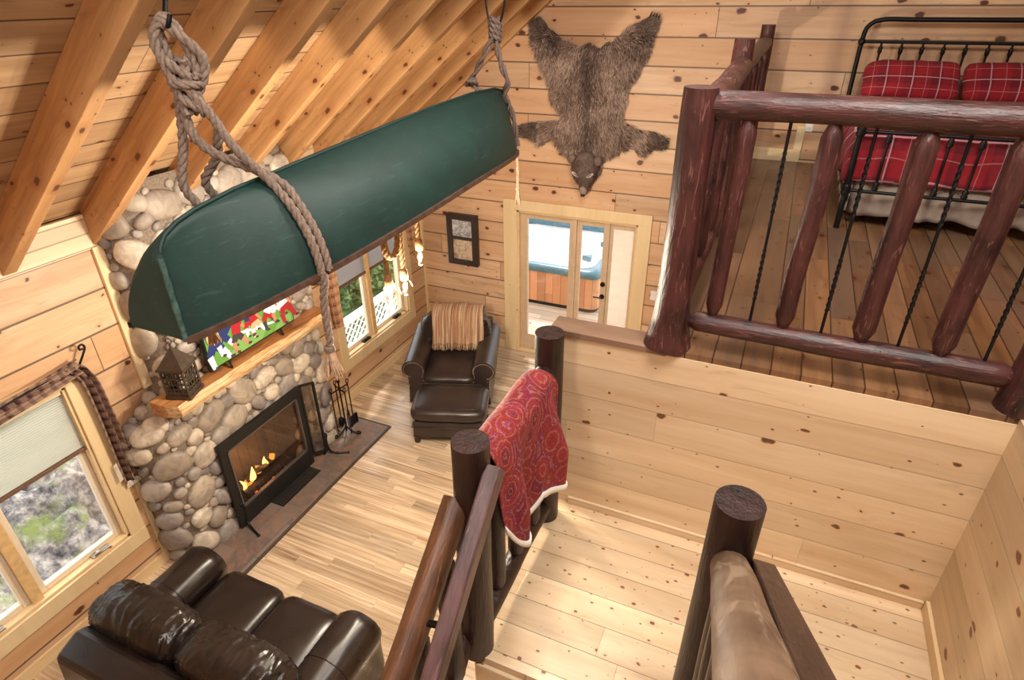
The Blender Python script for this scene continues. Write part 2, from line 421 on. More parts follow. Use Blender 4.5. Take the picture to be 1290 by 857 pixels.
def slate_mat():
    t = NT('slate tiles'); P = t.coord()
    br = t.n('TexBrick', {'Vector': t.comb(t.dot(P, Y_), t.dot(P, X_), 0.0), 'Color1': (.11,.075,.06,1), 'Color2': (.21,.165,.14,1), 'Mortar': (.09,.07,.06,1), 'Scale': 1.0, 'Mortar Size': .006, 'Brick Width': .42, 'Row Height': .2})
    n = t.noise(P, 7, 5, .6, 1.2); n2 = t.noise(P, 40, 3)
    c = t.mix(t.n('MapRange', {'Value': n, 'From Min': .45, 'From Max': .65}).outputs[0], br.outputs['Color'], (.24,.12,.075))
    c = t.mix(t.math('MULTIPLY', n2, .3), c, (.33,.29,.26))
    return t.bsdf(c, .42, 0, t.bump(t.math('ADD', n, t.math('MULTIPLY', br.outputs['Fac'], -.6)), .3, .006))
M['slate'] = slate_mat()

def glass_mat(name, tint=(1,1,1), refl=.07):
    t = NT(name)
    a = t.n('BsdfTransparent', {'Color': (*tint, 1)}); b = t.n('BsdfGlossy', {'Color': (1,1,1,1), 'Roughness': .02})
    m = t.n('MixShader', {0: refl, 1: a.outputs[0], 2: b.outputs[0]}); t.t.links.new(m.outputs[0], t.out.inputs[0]); return t.m
M['glass'] = glass_mat('window glass')
M['fireglass'] = glass_mat('smoked fire glass', (.75,.70,.66), .06)

def canoe_mat():
    t = NT('green canoe paint'); P = t.coord()
    a = t.noise(P, 4, 5, .6, .8); b = t.noise(t.n('Mapping', {0: P, 'Scale': (6, 1.2, 10)}).outputs[0], 3.2, 6, .7, 1.6)
    c = t.ramp(a, [(.3, (.0045,.026,.022)), (.7, (.007,.039,.033))])
    sc = t.n('MapRange', {'Value': b, 'From Min': .58, 'From Max': .70, 'To Min': 0.0, 'To Max': .6}).outputs[0]
    c = t.mix(sc, c, (.03,.085,.072))
    return t.bsdf(c, .6, 0, t.bump(t.math('ADD', t.math('MULTIPLY', a, .5), t.math('MULTIPLY', b, .15)), .3, .02))
M['canoe'] = canoe_mat()
M['scuff'] = plain('scuffed edge paint', (.045,.105,.09), .6, 0, 40, .6)
M['gunwale'] = plain('weathered gunwale wood', (.085,.045,.03), .5, 0, 25, .4)
M['canoe_in'] = plain('canoe inside varnish', (.34,.19,.09), .5, 0, 12, .3)

def fur_mat(name, d, m, p):
    t = NT(name); P = t.coord(); a = t.noise(P, 3.2, 4, .6, .4); r = t.n('NewGeometry').outputs['Random Per Island']
    f = t.math('ADD', t.math('MULTIPLY', a, .75), t.math('MULTIPLY', r, .3))
    return t.bsdf(t.ramp(f, [(.36, d), (.55, m), (.75, p)]), .75)
M['fur'] = fur_mat('bear fur', (.10,.06,.045), (.29,.195,.148), (.56,.42,.335))
M['furdark'] = fur_mat('dark paw fur', (.05,.03,.024), (.135,.088,.066), (.27,.185,.145))
M['hide'] = plain('fur backing', (.17,.11,.08), .9, 0, 20, .3)
M['snout'] = plain('bear snout', (.28,.21,.18), .7)
M['claw'] = plain('black nose and claws', (.012,.01,.01), .3)
M['eye'] = plain('pale eye rim', (.6,.55,.5), .4)

M['plaidred'] = plaid('red plaid quilt', (.27,.007,.016), (.12,.004,.012), (.55,.30,.33), .21, (X_, (0,.75,.66)))
M['plaidpil'] = plaid('red plaid pillow', (.30,.008,.018), (.14,.005,.014), (.60,.36,.40), .19, (X_, (0,.35,.93)))
M['checkL'] = plaid('brown check scarf', (.28,.175,.12), (.04,.006,.008), (.18,.11,.08), .075, (Y_, Z_), .04)
M['checkR'] = plaid('tan check curtain', (.62,.36,.20), (.22,.07,.035), (.6,.42,.26), .11, (Y_, Z_), .04)
M['skirt'] = plain('dust ruffle linen', (.30,.24,.20), .9, 0, 14, .15, .3)
M['mattress'] = plain('mattress ticking', (.62,.56,.5), .9)

def paisley():
    t = NT('red paisley cotton'); P = t.coord()
    P = t.n('Mapping', {0: P, 'Scale': (1.0, 1.0, .9)}).outputs[0]
    v = t.n('TexVoronoi', {'Vector': P, 'Scale': 7.5, 'Randomness': 1.0}); d = v.outputs['Distance']
    n = t.noise(P, 18, 4, .6, 2.0); n3 = t.noise(P, 55, 2, .5, 3.0)
    w = t.math('SINE', t.math('MULTIPLY_ADD', n, 10.0, t.math('MULTIPLY', d, 34.0)))
    c = t.ramp(d, [(0,(.08,.003,.010)), (.25,(.20,.005,.014)), (.45,(.25,.016,.012)), (.7,(.17,.004,.02))])
    lm = t.n('MapRange', {'Value': w, 'From Min': .72, 'From Max': .95, 'To Min': 0.0, 'To Max': .75}).outputs[0]
    lc = t.ramp(n, [(.4,(.36,.12,.04)), (.5,(.36,.16,.19)), (.62,(.16,.04,.17))])
    c = t.mix(lm, c, lc)
    l2 = t.n('MapRange', {'Value': n3, 'From Min': .56, 'From Max': .64, 'To Min': 0.0, 'To Max': .5}).outputs[0]
    c = t.mix(l2, c, (.34,.10,.05))
    return t.bsdf(c, .85, 0, t.bump(n, .3, .008))
M['paisley'] = paisley()

def throw_mat():
    t = NT('striped woven throw'); P = t.coord(); x = t.dot(P, X_)
    a = t.noise(t.comb(t.math('MULTIPLY', x, 22.0), t.math('MULTIPLY', t.dot(P, Z_), .4), 0.0), 1.0, 3, .7)
    n = t.noise(P, 60, 3)
    c = t.ramp(a, [(.28,(.12,.04,.02)), (.40,(.36,.17,.085)), (.50,(.62,.47,.32)), (.57,(.24,.085,.04)), (.68,(.52,.36,.22))], 'CONSTANT')
    c = t.mix(t.math('MULTIPLY', n, .5), c, (.52,.36,.22))
    return t.bsdf(c, .9, 0, t.bump(n, .6, .008))
M['throw'] = throw_mat()

def shade_mat(name, col, axis=Z_, tr=.5):
    t = NT(name); P = t.coord()
    f = t.math('FRACT', t.math('DIVIDE', t.dot(P, axis), .02))
    n = t.noise(P, 5, 3)
    h = t.math('ABSOLUTE', t.math('SUBTRACT', f, .5))
    c = t.mix(t.math('MULTIPLY', n, .3), col, tuple(x*.86 for x in col))
    a = t.n('BsdfDiffuse', {'Color': c, 'Normal': t.bump(h, .5, .012)}); b = t.n('BsdfTranslucent', {'Color': c})
    m = t.n('MixShader', {0: tr, 1: a.outputs[0], 2: b.outputs[0]}); t.t.links.new(m.outputs[0], t.out.inputs[0]); return t.m
M['cell'] = shade_mat('honeycomb shade', (.80,.82,.76))
M['cell2'] = shade_mat('grey honeycomb shade', (.62,.61,.62))
M['vinyl'] = plain('almond window vinyl', (.78,.68,.52), .35, 0, 8, .05)
M['sashwood'] = plain('clear pine sash', (.70,.47,.22), .4, 0, 20, .15)
M['hilldirt'] = None

# ------------------------------------------------------------------ room constants
XL, YF, ZLOFT, ZLAND = -4.3, 6.69, 2.84, 1.70
YS, XR, XE = 2.54, 1.04, -0.90       # stair wall, right stair wall, landing's open edge
SL = .795
def zraft(x): return 2.80+SL*(x-XL)   # underside of the rafters

# ------------------------------------------------------------------ shell
structure('floor', MB().box(XL, 3.2, -1.6, YF, -.1, 0), M['floor'])
# left wall with two window holes
WL = (.42, 1.95, .50, 1.95); WR = (4.86, 6.20, .56, 1.98)
w = MB(); x0, x1 = XL-.16, XL
for (a, b, c, d) in ((-1.75, WL[0], 0, 3.0), (WL[0], WL[1], 0, WL[2]), (WL[0], WL[1], WL[3], 3.0), (WL[1], WR[0], 0, 3.0),
                     (WR[0], WR[1], 0, WR[2]), (WR[0], WR[1], WR[3], 3.0), (WR[1], YF+.16, 0, 3.0)):
    w.box(x0, x1, a, b, c, d)
structure('wall_left', w, M['wall_left'])
# far wall (gable) with door hole
DX0, DX1, DZ = -2.90, -1.37, 2.0
w = MB()
w.box(XL-.16, DX0, YF, YF+.16, 0, 2.9); w.box(DX1, 3.2, YF, YF+.16, 0, 2.9); w.box(DX0, DX1, YF, YF+.16, DZ, 2.9)
w.prism([(XL-.16, YF, 2.9), (3.2, YF, 2.9), (3.2, YF, 4.9), (.8, YF, 6.95), (.4, YF, 6.95), (XL-.16, YF, 3.05)], (0, .16, 0))
structure('wall_far', w, M['wall_far'])
# stair wall under the loft edge, right stair wall
w = MB(); w.box(XE, XR+.12, YS, YS+.12, 0, ZLOFT-.03)
structure('wall_landing', w, M['stairwall'])
structure('trim_1', MB().box(XE-.02, -.335, YS-.012, YS+.135, ZLOFT-.03, ZLOFT), pine('cap board', X_, Y_, .4, 3, (.25,.15,.095), (.15,.085,.052), kamt=.2, groove=0), 'brown cap board on top of the stair wall', 'trim')
structure('wall_right', MB().box(XR, XR+.12, -.9, YS, ZLAND-.3, ZLOFT), M['rightwall'])
# loft floor slab
structure('floor_loft', MB().box(-.40, 3.2, YS+.005, YF, ZLOFT-.03, ZLOFT), M['loft'])
structure('ceiling_below_loft', MB().box(-.36, 3.2, YS+.12, YF, ZLOFT-.27, ZLOFT-.03), M['trimX'])
structure('floor_upper', MB().box(XR+.12, 3.2, -.9, YS+.005, ZLOFT-.2, ZLOFT), M['loft'])
# landing
structure('floor_landing', MB().box(XE+.01, XR, 1.47, YS, ZLAND-.05, ZLAND), M['landing'])
structure('wall_below_landing', MB().box(XE+.03, XR, 1.50, YS, 0, ZLAND-.05), M['stairwall'])
structure('baseboard_right', MB().box(XR-.018, XR, 1.35, YS-.018, ZLAND, ZLAND+.075), M['trimY'], bevel=.003)
structure('baseboard_landing', MB().box(-.78, XR-.018, YS-.016, YS, ZLAND, ZLAND+.05), M['stairwall'], bevel=.003)
# stairs: lower flight down towards the camera, upper flight up
st = structure_root('staircase', 'pine stair flights meeting at the landing', 'stairs', (.07, 1.4, ZLAND))
for i in range(7):
    y1 = 1.47-.25*i; z = ZLAND-.19*(i+1)
    m = MB(); m.box(XE+.05, .0, y1-.27, y1, z-.04, z); m.box(XE+.05, .0, y1-.02, y1, z, z+.15)
    m.build('tread', M['landing'], st, bevel=.006)
for i in range(6):
    y1 = 1.42-.25*i; z = ZLAND+.19*(i+1)
    m = MB(); m.box(.16, XR, y1-.27, y1, z-.04, z); m.box(.16, XR, y1-.02, y1, z-.19, z-.04)
    m.build('tread', M['landing'], st, bevel=.006)
# the rest of the shell, behind and to the right of the camera
structure('wall_back', MB().prism([(XL-.16, -1.6, -.1), (3.35, -1.6, -.1), (3.35, -1.6, 4.9), (.5, -1.6, 7.1), (XL-.16, -1.6, 3.1)], (0, -.15, 0)), M['wall_far'])
structure('wall_east', MB().box(3.2, 3.35, -1.6, YF+.16, -.1, 4.95), M['wall_left'])
m = MB(); m.prism([(.45, -1.3, 7.02), (3.4, -1.3, 4.70), (3.4, -1.3, 4.78), (.45, -1.3, 7.10)], (0, YF+1.46, 0)); structure('ceiling_east', m, M['ceiling'])
# ceiling boards on the rafters
d = .26
m = MB(); m.prism([(XL-.3, -1.7, zraft(XL-.3)+d), (.55, -1.7, zraft(.55)+d), (.55, -1.7, zraft(.55)+d+.06), (XL-.3, -1.7, zraft(XL-.3)+d+.06)], (0, YF+1.86, 0))
structure('ceiling', m, M['ceiling'])
names = ['next to the far wall', 'second from the far wall', 'third from the far wall', 'fourth from the far wall', 'fifth from the far wall', 'sixth from the far wall',
         'above the stone chimney, seventh from the far wall', 'nearest of those whose ends show on the left wall', 'close over the stairs', 'passing over the loveseat, out of the photo', 'over the near wall window, out of the photo', 'close to the back wall, out of the photo', 'closest to the back wall, out of the photo']
for i in range(13):
    y1 = 6.69-.589*i+(.0 if i else -.01); y0 = y1-.085
    m = MB(); xa, xb = XL+.0, .5
    m.prism([(xa, y0, zraft(xa)), (xb, y0, zraft(xb)), (xb, y0, zraft(xb)+d), (xa, y0, zraft(xa)+d)], (0, y1-y0, 0))
    o = m.build('ceiling_rafter', M['rafter'], origin=(XL, y0, 2.8), bevel=.004)
    tag(o, 'exposed pine rafter with dark knots, '+names[i], 'rafter', 'exposed pine rafters')
m = MB(); m.box(XL-.02, XL+.015, -1.2, YF, 2.79, 3.03)
structure('trim_2', m, M['frieze'], 'pale frieze board between the rafter ends', 'trim')
# baseboards
structure('baseboard_left', MB().box(XL, XL+.02, 4.27, YF, 0, .11), M['trimY'], bevel=.004)
structure('baseboard_left_near', MB().box(XL, XL+.02, -1.2, 2.17, 0, .11), M['trimY'], bevel=.004)
structure('baseboard_far', MB().box(XL, -3.08, YF-.02, YF, 0, .11), M['trimX'], bevel=.004)
structure('baseboard_loft', MB().box(-.33, .13, YF-.02, YF, ZLOFT, ZLOFT+.12), M['trimX'], bevel=.004)
# corner trim and chimney edge trims
structure('trim_3', MB().box(XL, XL+.03, YF-.03, YF, .1, 2.85), M['trimZ'], 'narrow corner strip beside the far wall', 'trim')
structure('trim_4', MB().box(XL, XL+.028, 2.46, 2.535, 1.62, 2.80), M['trimZ'], 'pale upright trim left of the upper chimney', 'trim', bevel=.003)
structure('trim_5', MB().box(XL, XL+.022, 2.125, 2.165, .1, 1.33), M['trimZ'], 'pale upright trim left of the lower chimney', 'trim', bevel=.003)
structure('trim_6', MB().box(XL, XL+.022, 4.27, 4.34, .1, 2.80), M['trimZ'], 'pale upright trim right of the chimney', 'trim', bevel=.003)

# ------------------------------------------------------------------ windows
def window(num, W, mull, name_l, shade_z, shade_key, casw=.125):
    ya, yb, za, zb = W
    r = structure_root('window_%d' % num, name_l, 'window', (XL, (ya+yb)/2, za))
    c = MB(); x0, x1 = XL, XL+.024
    c.box(x0, x1+.004, ya-casw, yb+casw, za-casw-.02, za-.005); c.box(x0, x1, ya-casw, yb+casw, zb+.005, zb+casw)
    c.box(x0, x1, ya-casw, ya-.002, za-.005, zb+.005); c.box(x0, x1, yb+.002, yb+casw, za-.005, zb+.005)
    c.build('casing', M['trimZ'], r, bevel=.003)
    j = MB(); t = .018
    j.box(XL-.16, XL+.005, ya, ya+t, za, zb); j.box(XL-.16, XL+.005, yb-t, yb, za, zb); j.box(XL-.16, XL+.005, ya, yb, za, za+t); j.box(XL-.16, XL+.005, ya, yb, zb-t, zb)
    j.build('jamb', M['trimY'], r)
    m0, m1 = mull-.035, mull+.035
    MB().box(XL-.11, XL-.015, m0, m1, za+t, zb-t).build('mullion', M['sashwood'], r, bevel=.003)
    for (a, b) in ((ya+t, m0), (m1, yb-t)):
        s = MB(); w_ = .05; xs0, xs1 = XL-.10, XL-.055
        s.box(xs0, xs1, a, a+w_, za+t, zb-t); s.box(xs0, xs1, b-w_, b, za+t, zb-t); s.box(xs0, xs1, a+w_, b-w_, za+t, za+t+w_); s.box(xs0, xs1, a+w_, b-w_, zb-t-w_, zb-t)
        so = s.build('sash', M['vinyl'], r, bevel=.006)
        MB().box(XL-.08, XL-.074, a+w_, b-w_, za+t+w_, zb-t-w_).build('pane', M['glass'], so)
        k = MB(); yc = (a+b)/2+.12
        k.box(XL-.055, XL-.005, yc-.07, yc+.07, za+t, za+t+.014); k.tube([(XL-.02, yc-.05, za+t+.022), (XL-.005, yc+.06, za+t+.03)], .007, 6)
        k.tube([(XL-.03, yc-.02, za+t+.014), (XL-.03, yc-.02, za+t+.03)], .014, 8)
        k.build('crank_handle', M['iron'] if num == 2 else M['brasspull'], r)
    sh = thing('cellular_shade', 'pale honeycomb shade half lowered over the lower left window' if num == 1 else 'grey honeycomb shade half lowered over the window beside the armchair', 'window shade', (XL-.03, (ya+yb)/2, zb))
    n = 2*int((zb-t-shade_z)/.02)
    pts = [(XL-.035+(.006 if i % 2 else -.006), shade_z+.025+(zb-t-shade_z-.06)*i/n) for i in range(n+1)]
    f = MB()
    f.add([(x, ya+t+.004, z) for x, z in pts]+[(x, yb-t-.004, z) for x, z in pts], [(i, i+1, n+2+i, n+1+i) for i in range(n)])
    f.build('fabric', M[shade_key], sh, solid=.003)
    MB().box(XL-.052, XL-.016, ya+t+.003, yb-t-.003, shade_z, shade_z+.026).build('bottom_rail', M['railbrown'], sh, bevel=.003)
    MB().box(XL-.055, XL-.012, ya+t+.003, yb-t-.003, zb-t-.035, zb-t).build('head_rail', M['vinyl'], sh, bevel=.003)
    return r
M['brasspull'] = plain('pewter crank', (.45,.40,.33), .35, .8)
M['railbrown'] = plain('brown shade rail', (.16,.085,.05), .5)
window(1, WL, 1.25, 'lower left double window onto the rocky bank', 1.40, 'cell')
window(2, WR, 5.46, 'double window beside the armchair onto greenery', 1.42, 'cell2')

# ------------------------------------------------------------------ patio door
dr = structure_root('door_1', 'three panel patio door in the far wall', 'door', (-2.15, YF, 0))
c = MB(); c.box(-3.07, DX0+.01, YF-.026, YF, 0, 2.0); c.box(DX1-.01, -1.225, YF-.026, YF, 0, 2.0); c.box(-3.07, -1.225, YF-.028, YF, 2.0, 2.13)
c.build('casing', M['trimZ'], dr, bevel=.003)
c = MB(); c.box(DX0, DX0+.03, YF, YF+.16, 0, DZ); c.box(DX1-.03, DX1, YF, YF+.16, 0, DZ); c.box(DX0, DX1, YF, YF+.16, DZ-.03, DZ); c.box(DX0, DX1, YF-.02, YF+.18, 0, .03)
c.build('jamb', M['trimY'], dr)
M['doorwood'] = plain('tan door paint', (.60,.45,.30), .4, 0, 12, .08)
def door_panel(x0, x1, sw, nm, hand=None, mat='doorwood', pan='glass'):
    y0, y1 = YF+.05, YF+.095; z0, z1 = .035, DZ-.035
    m = MB(); m.box(x0, x0+sw[0], y0, y1, z0, z1); m.box(x1-sw[1], x1, y0, y1, z0, z1); m.box(x0+sw[0], x1-sw[1], y0, y1, z0, z0+.22); m.box(x0+sw[0], x1-sw[1], y0, y1, z1-.075, z1)
    p = m.build(nm, M[mat], dr, bevel=.006)
    MB().box(x0+sw[0], x1-sw[1], y0+.02, y0+.026, z0+.22, z1-.075).build('pane', M[pan], p)
    if hand:
        h = MB()
        for z in (.98, 1.18):
            h.lathe([(.03,0),(.032,.008),(.012,.012),(.012,.03)], (0,0,0), 12)
        h = MB()
        h.tube([(hand, y0, 1.0), (hand, y0-.05, 1.0)], .012, 8); h.tube([(hand+.01, y0-.05, 1.0), (hand-.1, y0-.05, 1.0)], .01, 8); h.tube([(hand, y0, 1.0), (hand, y0-.008, 1.0)], .032, 12)
        h.tube([(hand, y0, 1.17), (hand, y0-.02, 1.17)], .03, 12); h.box(hand-.008, hand+.008, y0-.045, y0-.02, 1.155, 1.185)
        h.build('handle', M['iron'], p)
    return p
door_panel(DX0+.03, -2.16, (.10, .06), 'fixed_panel')
MB().box(-2.165, -2.125, YF+.03, YF+.12, .03, DZ-.03).build('mullion', M['doorwood'], dr, bevel=.004)
door_panel(-2.125, -1.72, (.055, .075), 'hinged_panel', hand=-1.762)
door_panel(-1.715, DX1-.03, (.035, .035), 'side_panel')
# wall plates
M['plate'] = M['white']
def plate(x, z, lab):
    t = thing('light_switch', lab, 'switch', (x, YF, z))
    MB().box(x-.06, x+.06, YF-.008, YF, z-.06, z+.06).build('cover_plate', M['white'], t, bevel=.004)
    for k in (-.028, .028): MB().box(x+k-.008, x+k+.008, YF-.016, YF-.008, z-.018, z+.018).build('toggle', M['white'], t, bevel=.003)
plate(-1.095, 1.155, 'white double switch plate right of the patio door')
t = thing('wall_outlet', 'small white outlet low on the loft wall by the bed', 'outlet', (.16, YF, 3.19))
MB().box(.125, .195, YF-.008, YF, 3.13, 3.25).build('cover_plate', M['white'], t, bevel=.004)
for k in (-.025, .025): MB().box(.145, .175, YF-.012, YF-.008, 3.18+k, 3.20+k).build('socket', M['cream'], t, bevel=.002)
structure('trim_7', MB().box(.06, .13, YF-.02, YF, ZLOFT+.12, 3.18), M['trimZ'], 'short pale upright below the loft outlet', 'trim')

# ------------------------------------------------------------------ stone chimney
XC = -4.02
def yl(z):   # left edge of the chimney on the wall: wide below, stepping in at the shoulder
    return 2.17+(.37)*max(0, min(1, (z-1.33)/.29))
YRT = 4.26
def chim(u, z):
    """surface point and outward normal at arc position u (0..1) and height z"""
    a = yl(z); W = YRT-a; r = .26
    s = u*(W+2*r*.6); q = r*1.2
    if s < q:
        g = s/q*PI/2; return V((XL+(XC-XL)*math.sin(g), a+.22*(1-math.cos(g)), z)), V((math.sin(g), -math.cos(g), 0))
    e = W+2*r*.6-s
    if e < q:
        g = e/q*PI/2; return V((XL+(XC-XL)*math.sin(g), YRT-.22*(1-math.cos(g)), z)), V((math.sin(g), math.cos(g), 0))
    f = (s-q)/(W+2*r*.6-2*q)
    return V((XC, a+.22+f*(W-.44), z)), V((1, 0, 0))
ch = thing('stone_fireplace', 'river stone fireplace and chimney rising behind the green canoe', 'fireplace', (XC-.1, 3.2, 0))
HY0, HY1, HZ = 2.71, 3.63, .905   # firebox opening
m = MB(); nu, nz = 60, 72
zs = [3.75*i/(nz-1) for i in range(nz)]
vs = []; fs = []
for i in range(nu):
    for z in zs:
        p, n = chim(i/(nu-1), z); zt = zraft(p.x)+.2
        vs.append(V((p.x, p.y, min(p.z, zt))))
for i in range(nu-1):
    for j in range(nz-1):
        ca = sum((vs[k] for k in (i*nz+j, (i+1)*nz+j, (i+1)*nz+j+1, i*nz+j+1)), V())/4
        if HY0 < ca.y < HY1 and ca.z < HZ: continue
        fs.append((i*nz+j, (i+1)*nz+j, (i+1)*nz+j+1, i*nz+j+1))
m.add(vs, fs, 0, True); m.build('mortar', M['mortar'], ch)
rng = random.Random(11); stones = []
AW = (YRT-2.4)+.312
def aw(z): return (YRT-yl(z))+.312
def try_add(R, tries):
    for _ in range(tries):
        z = rng.uniform(.02, 3.35); s = rng.uniform(.03, aw(z)-.03); tq = aw(z)-s
        p, n = chim(s/aw(z), z)
        if HY0-.03 < p.y < HY1+.03 and p.z < HZ+.02 and n.x > .9: continue
        if zraft(p.x)+.12 < z: continue
        r = R*rng.uniform(.85, 1.15); ok = True
        for (s2, z2, r2, tq2) in stones:
            if (tq-tq2)**2+((z-z2)*1.0)**2 < (r+r2)**2*.90: ok = False; break
        if ok: stones.append((s, z, r, tq))
for R, n_ in ((.115, 500), (.092, 1200), (.07, 3000), (.052, 6000), (.036, 9000), (.025, 9000)): try_add(R, n_)
sm = MB()
for i, (s, z, r, tq) in enumerate(stones):
    p, n = chim(s/aw(z), z); e_ = .03
    dz_ = chim(max(0, min(1, (aw(z+e_)-tq)/aw(z+e_))), z+e_)[0]-chim(max(0, min(1, (aw(z-e_)-tq)/aw(z-e_))), z-e_)[0]
    ds_ = chim(min(1, (s+.02)/aw(z)), z)[0]-chim(max(0, (s-.02)/aw(z)), z)[0]
    n2 = ds_.cross(dz_)
    if n2.length > 1e-7: n = n2.normalized()*(1 if n2.dot(n) > 0 else -1)
    up = V((0,0,1)); sd = up.cross(n).normalized(); up = n.cross(sd)
    g = rng.uniform(-.9, .9); a = sd*math.cos(g)+up*math.sin(g); b = -sd*math.sin(g)+up*math.cos(g)
    rot = Matrix((a, b, n)).transposed(); k = rng.uniform(1.0, 1.3)
    ph = rng.uniform(0, 50)
    sm.ell(p+n*.004, (r*1.06*k, r*1.06/k, min(.052, r*.62)), rot, 16, 9, .86, .82, lambda q, ph=ph: .10*mnoise.noise(q*9+V((ph, 0, 0))))
for i, (s, z, r) in enumerate(((.05,1.37,.075), (.17,1.40,.085), (.06,1.47,.06), (.20,1.50,.075), (.05,1.55,.055), (.14,1.58,.06), (.12,1.45,.05), (.25,1.59,.06), (.02,1.42,.04), (.10,1.52,.045), (.10,1.64,.045), (.19,1.66,.05), (.02,1.30,.05))):
    p, n = chim(s/aw(z), z); n = (n+V((.15, 0, .75))).normalized(); sd = V((0,0,1)).cross(n).normalized(); rot = Matrix((sd, n.cross(sd), n)).transposed()
    sm.ell(p+n*.012, (r*1.15, r*.95, r*.62), rot, 16, 9, .86, .82, lambda q, ph=i*3.7: .10*mnoise.noise(q*9+V((ph, 0, 0))))
so = sm.build('river_stones', M['stone'], ch); so['kind'] = 'stuff'
# firebox inside the opening
m = MB()
m.box(-4.285, -4.275, HY0-.02, HY1+.02, 0, HZ+.02); m.box(-4.28, XC+.0, HY0-.03, HY0, 0, HZ+.02); m.box(-4.28, XC+.0, HY1, HY1+.03, 0, HZ+.02); m.box(-4.28, XC, HY0-.03, HY1+.03, HZ, HZ+.03); m.box(-4.28, XC, HY0, HY1, 0, .015)
M['firebrick'] = pine('rust fire panel', Z_, Y_, .12, 4, (.20,.13,.10), (.12,.08,.065), groove=.004, kamt=0)
m.build('firebox', M['firebrick'], ch)
# burning logs and flames
bl = thing('gas_log_set', 'charred logs burning with small yellow flames behind the fire screen', 'fire logs', (-4.15, 3.15, .015))
M['charlog'] = logmat('charred log', Y_, (.012,.01,.009), (.06,.035,.022), (.20,.13,.08))
M['flame'] = emit('flame', (1.0, .36, .05), 2.5)
M['flame2'] = emit('flame core', (1.0, .58, .16), 6)
M['ember'] = emit('embers', (1.0, .16, .02), 3.0)
m = MB()
for k in range(6): m.box(-4.22+.0, -4.06, 2.90+.1*k, 2.912+.1*k, .10, .115)
for x in (-4.22, -4.07): m.box(x-.007, x+.007, 2.88, 3.43, .10, .115); m.box(x-.007, x+.007, 2.90, 2.914, .015, .11); m.box(x-.007, x+.007, 3.40, 3.414, .015, .11)
for k in range(10): m.box(-4.066, -4.054, 2.90+.056*k, 2.91+.056*k, .10, .20)
m.build('grate', M['iron'], bl)
for i, (p, q, r) in enumerate((((-4.10, 2.90, .165), (-4.10, 3.46, .165), .045), ((-4.19, 2.92, .17), (-4.19, 3.44, .17), .05), ((-4.15, 2.98, .25), (-4.13, 3.40, .26), .042), ((-4.20, 3.05, .25), (-4.06, 3.2, .31), .03))):
    MB().log(p, q, r, seed=30+i, wob=.2, bend=.03).build('log', M['charlog'], bl)
def flame(mb, c, h, r, mi=0):
    prof = [(0.15, 0), (.75, .12), (1, .28), (.8, .5), (.45, .72), (.18, .9), (.01, 1)]
    vs = []; fs = []
    for q, t in prof:
        for k in range(8):
            a = 2*PI*k/8; vs.append(V(c)+V((r*.55*q*math.cos(a)+.012*math.sin(t*5), r*q*math.sin(a)+.018*math.sin(t*4+c[1]*30), h*t)))
    for i in range(len(prof)-1):
        for k in range(8): fs.append((i*8+k, i*8+(k+1) % 8, (i+1)*8+(k+1) % 8, (i+1)*8+k))
    mb.add(vs, fs, mi, True)
for c, h, r, mm in (((-4.13, 2.93, .19), .13, .026, 'flame2'), ((-4.12, 3.06, .22), .15, .04, 'flame2'), ((-4.13, 3.13, .24), .10, .05, 'flame'), ((-4.13, 3.24, .26), .10, .035, 'flame2'), ((-4.14, 3.32, .26), .07, .05, 'flame'), ((-4.13, 2.99, .21), .07, .05, 'flame')):
    m = MB(); flame(m, c, h, r); m.build('flame', M[mm], bl)
m = MB()
for k in range(14): m.ell((-4.10+rng.uniform(-.05,.05), 2.92+.038*k, .125+rng.uniform(0,.02)), (.016,.018,.01), None, 6, 4)
m.build('embers', M['ember'], bl)['kind'] = 'stuff'
L = bpy.data.lights.new('fire_glow', 'POINT'); L.energy = 2; L.color = (1, .5, .18); L.shadow_soft_size = .08
o = bpy.data.objects.new('fire_glow', L); o.location = (-4.08, 3.15, .42); COL.objects.link(o)

# fire screen
fs_ = thing('fire_screen', 'black framed glass fire screen standing before the fireplace opening', 'fire screen', (-3.96, 3.15, .02))
xa, xb = -3.96, -3.925; y0, y1, z0, z1 = 2.655, 3.665, .03, .985
m = MB(); m.box(xa, xb+.012, y0, y1, z1-.095, z1); m.box(xa, xb, y0, y0+.075, z0, z1-.095); m.box(xa, xb, y1-.06, y1, z0, z1-.095); m.box(xa, xb, y0+.075, y1-.06, z0, z0+.20)
f = m.build('frame', M['mattblack'], fs_, bevel=.006)
m = MB(); m.box(xa+.01, xb+.006, y0+.075, y0+.09, z0+.2, z1-.095); m.box(xa+.01, xb+.006, y1-.075, y1-.06, z0+.2, z1-.095); m.box(xa+.01, xb+.006, y0+.075, y1-.06, z1-.112, z1-.095); m.box(xa+.01, xb+.006, y0+.075, y1-.06, z0+.2, z0+.215)
m.build('inner_rim', plain('dull steel rim', (.16,.14,.13), .4, .6), f)
MB().box(xa+.012, xa+.016, y0+.08, y1-.065, z0+.2, z1-.1).build('glass_panel', M['fireglass'], fs_)
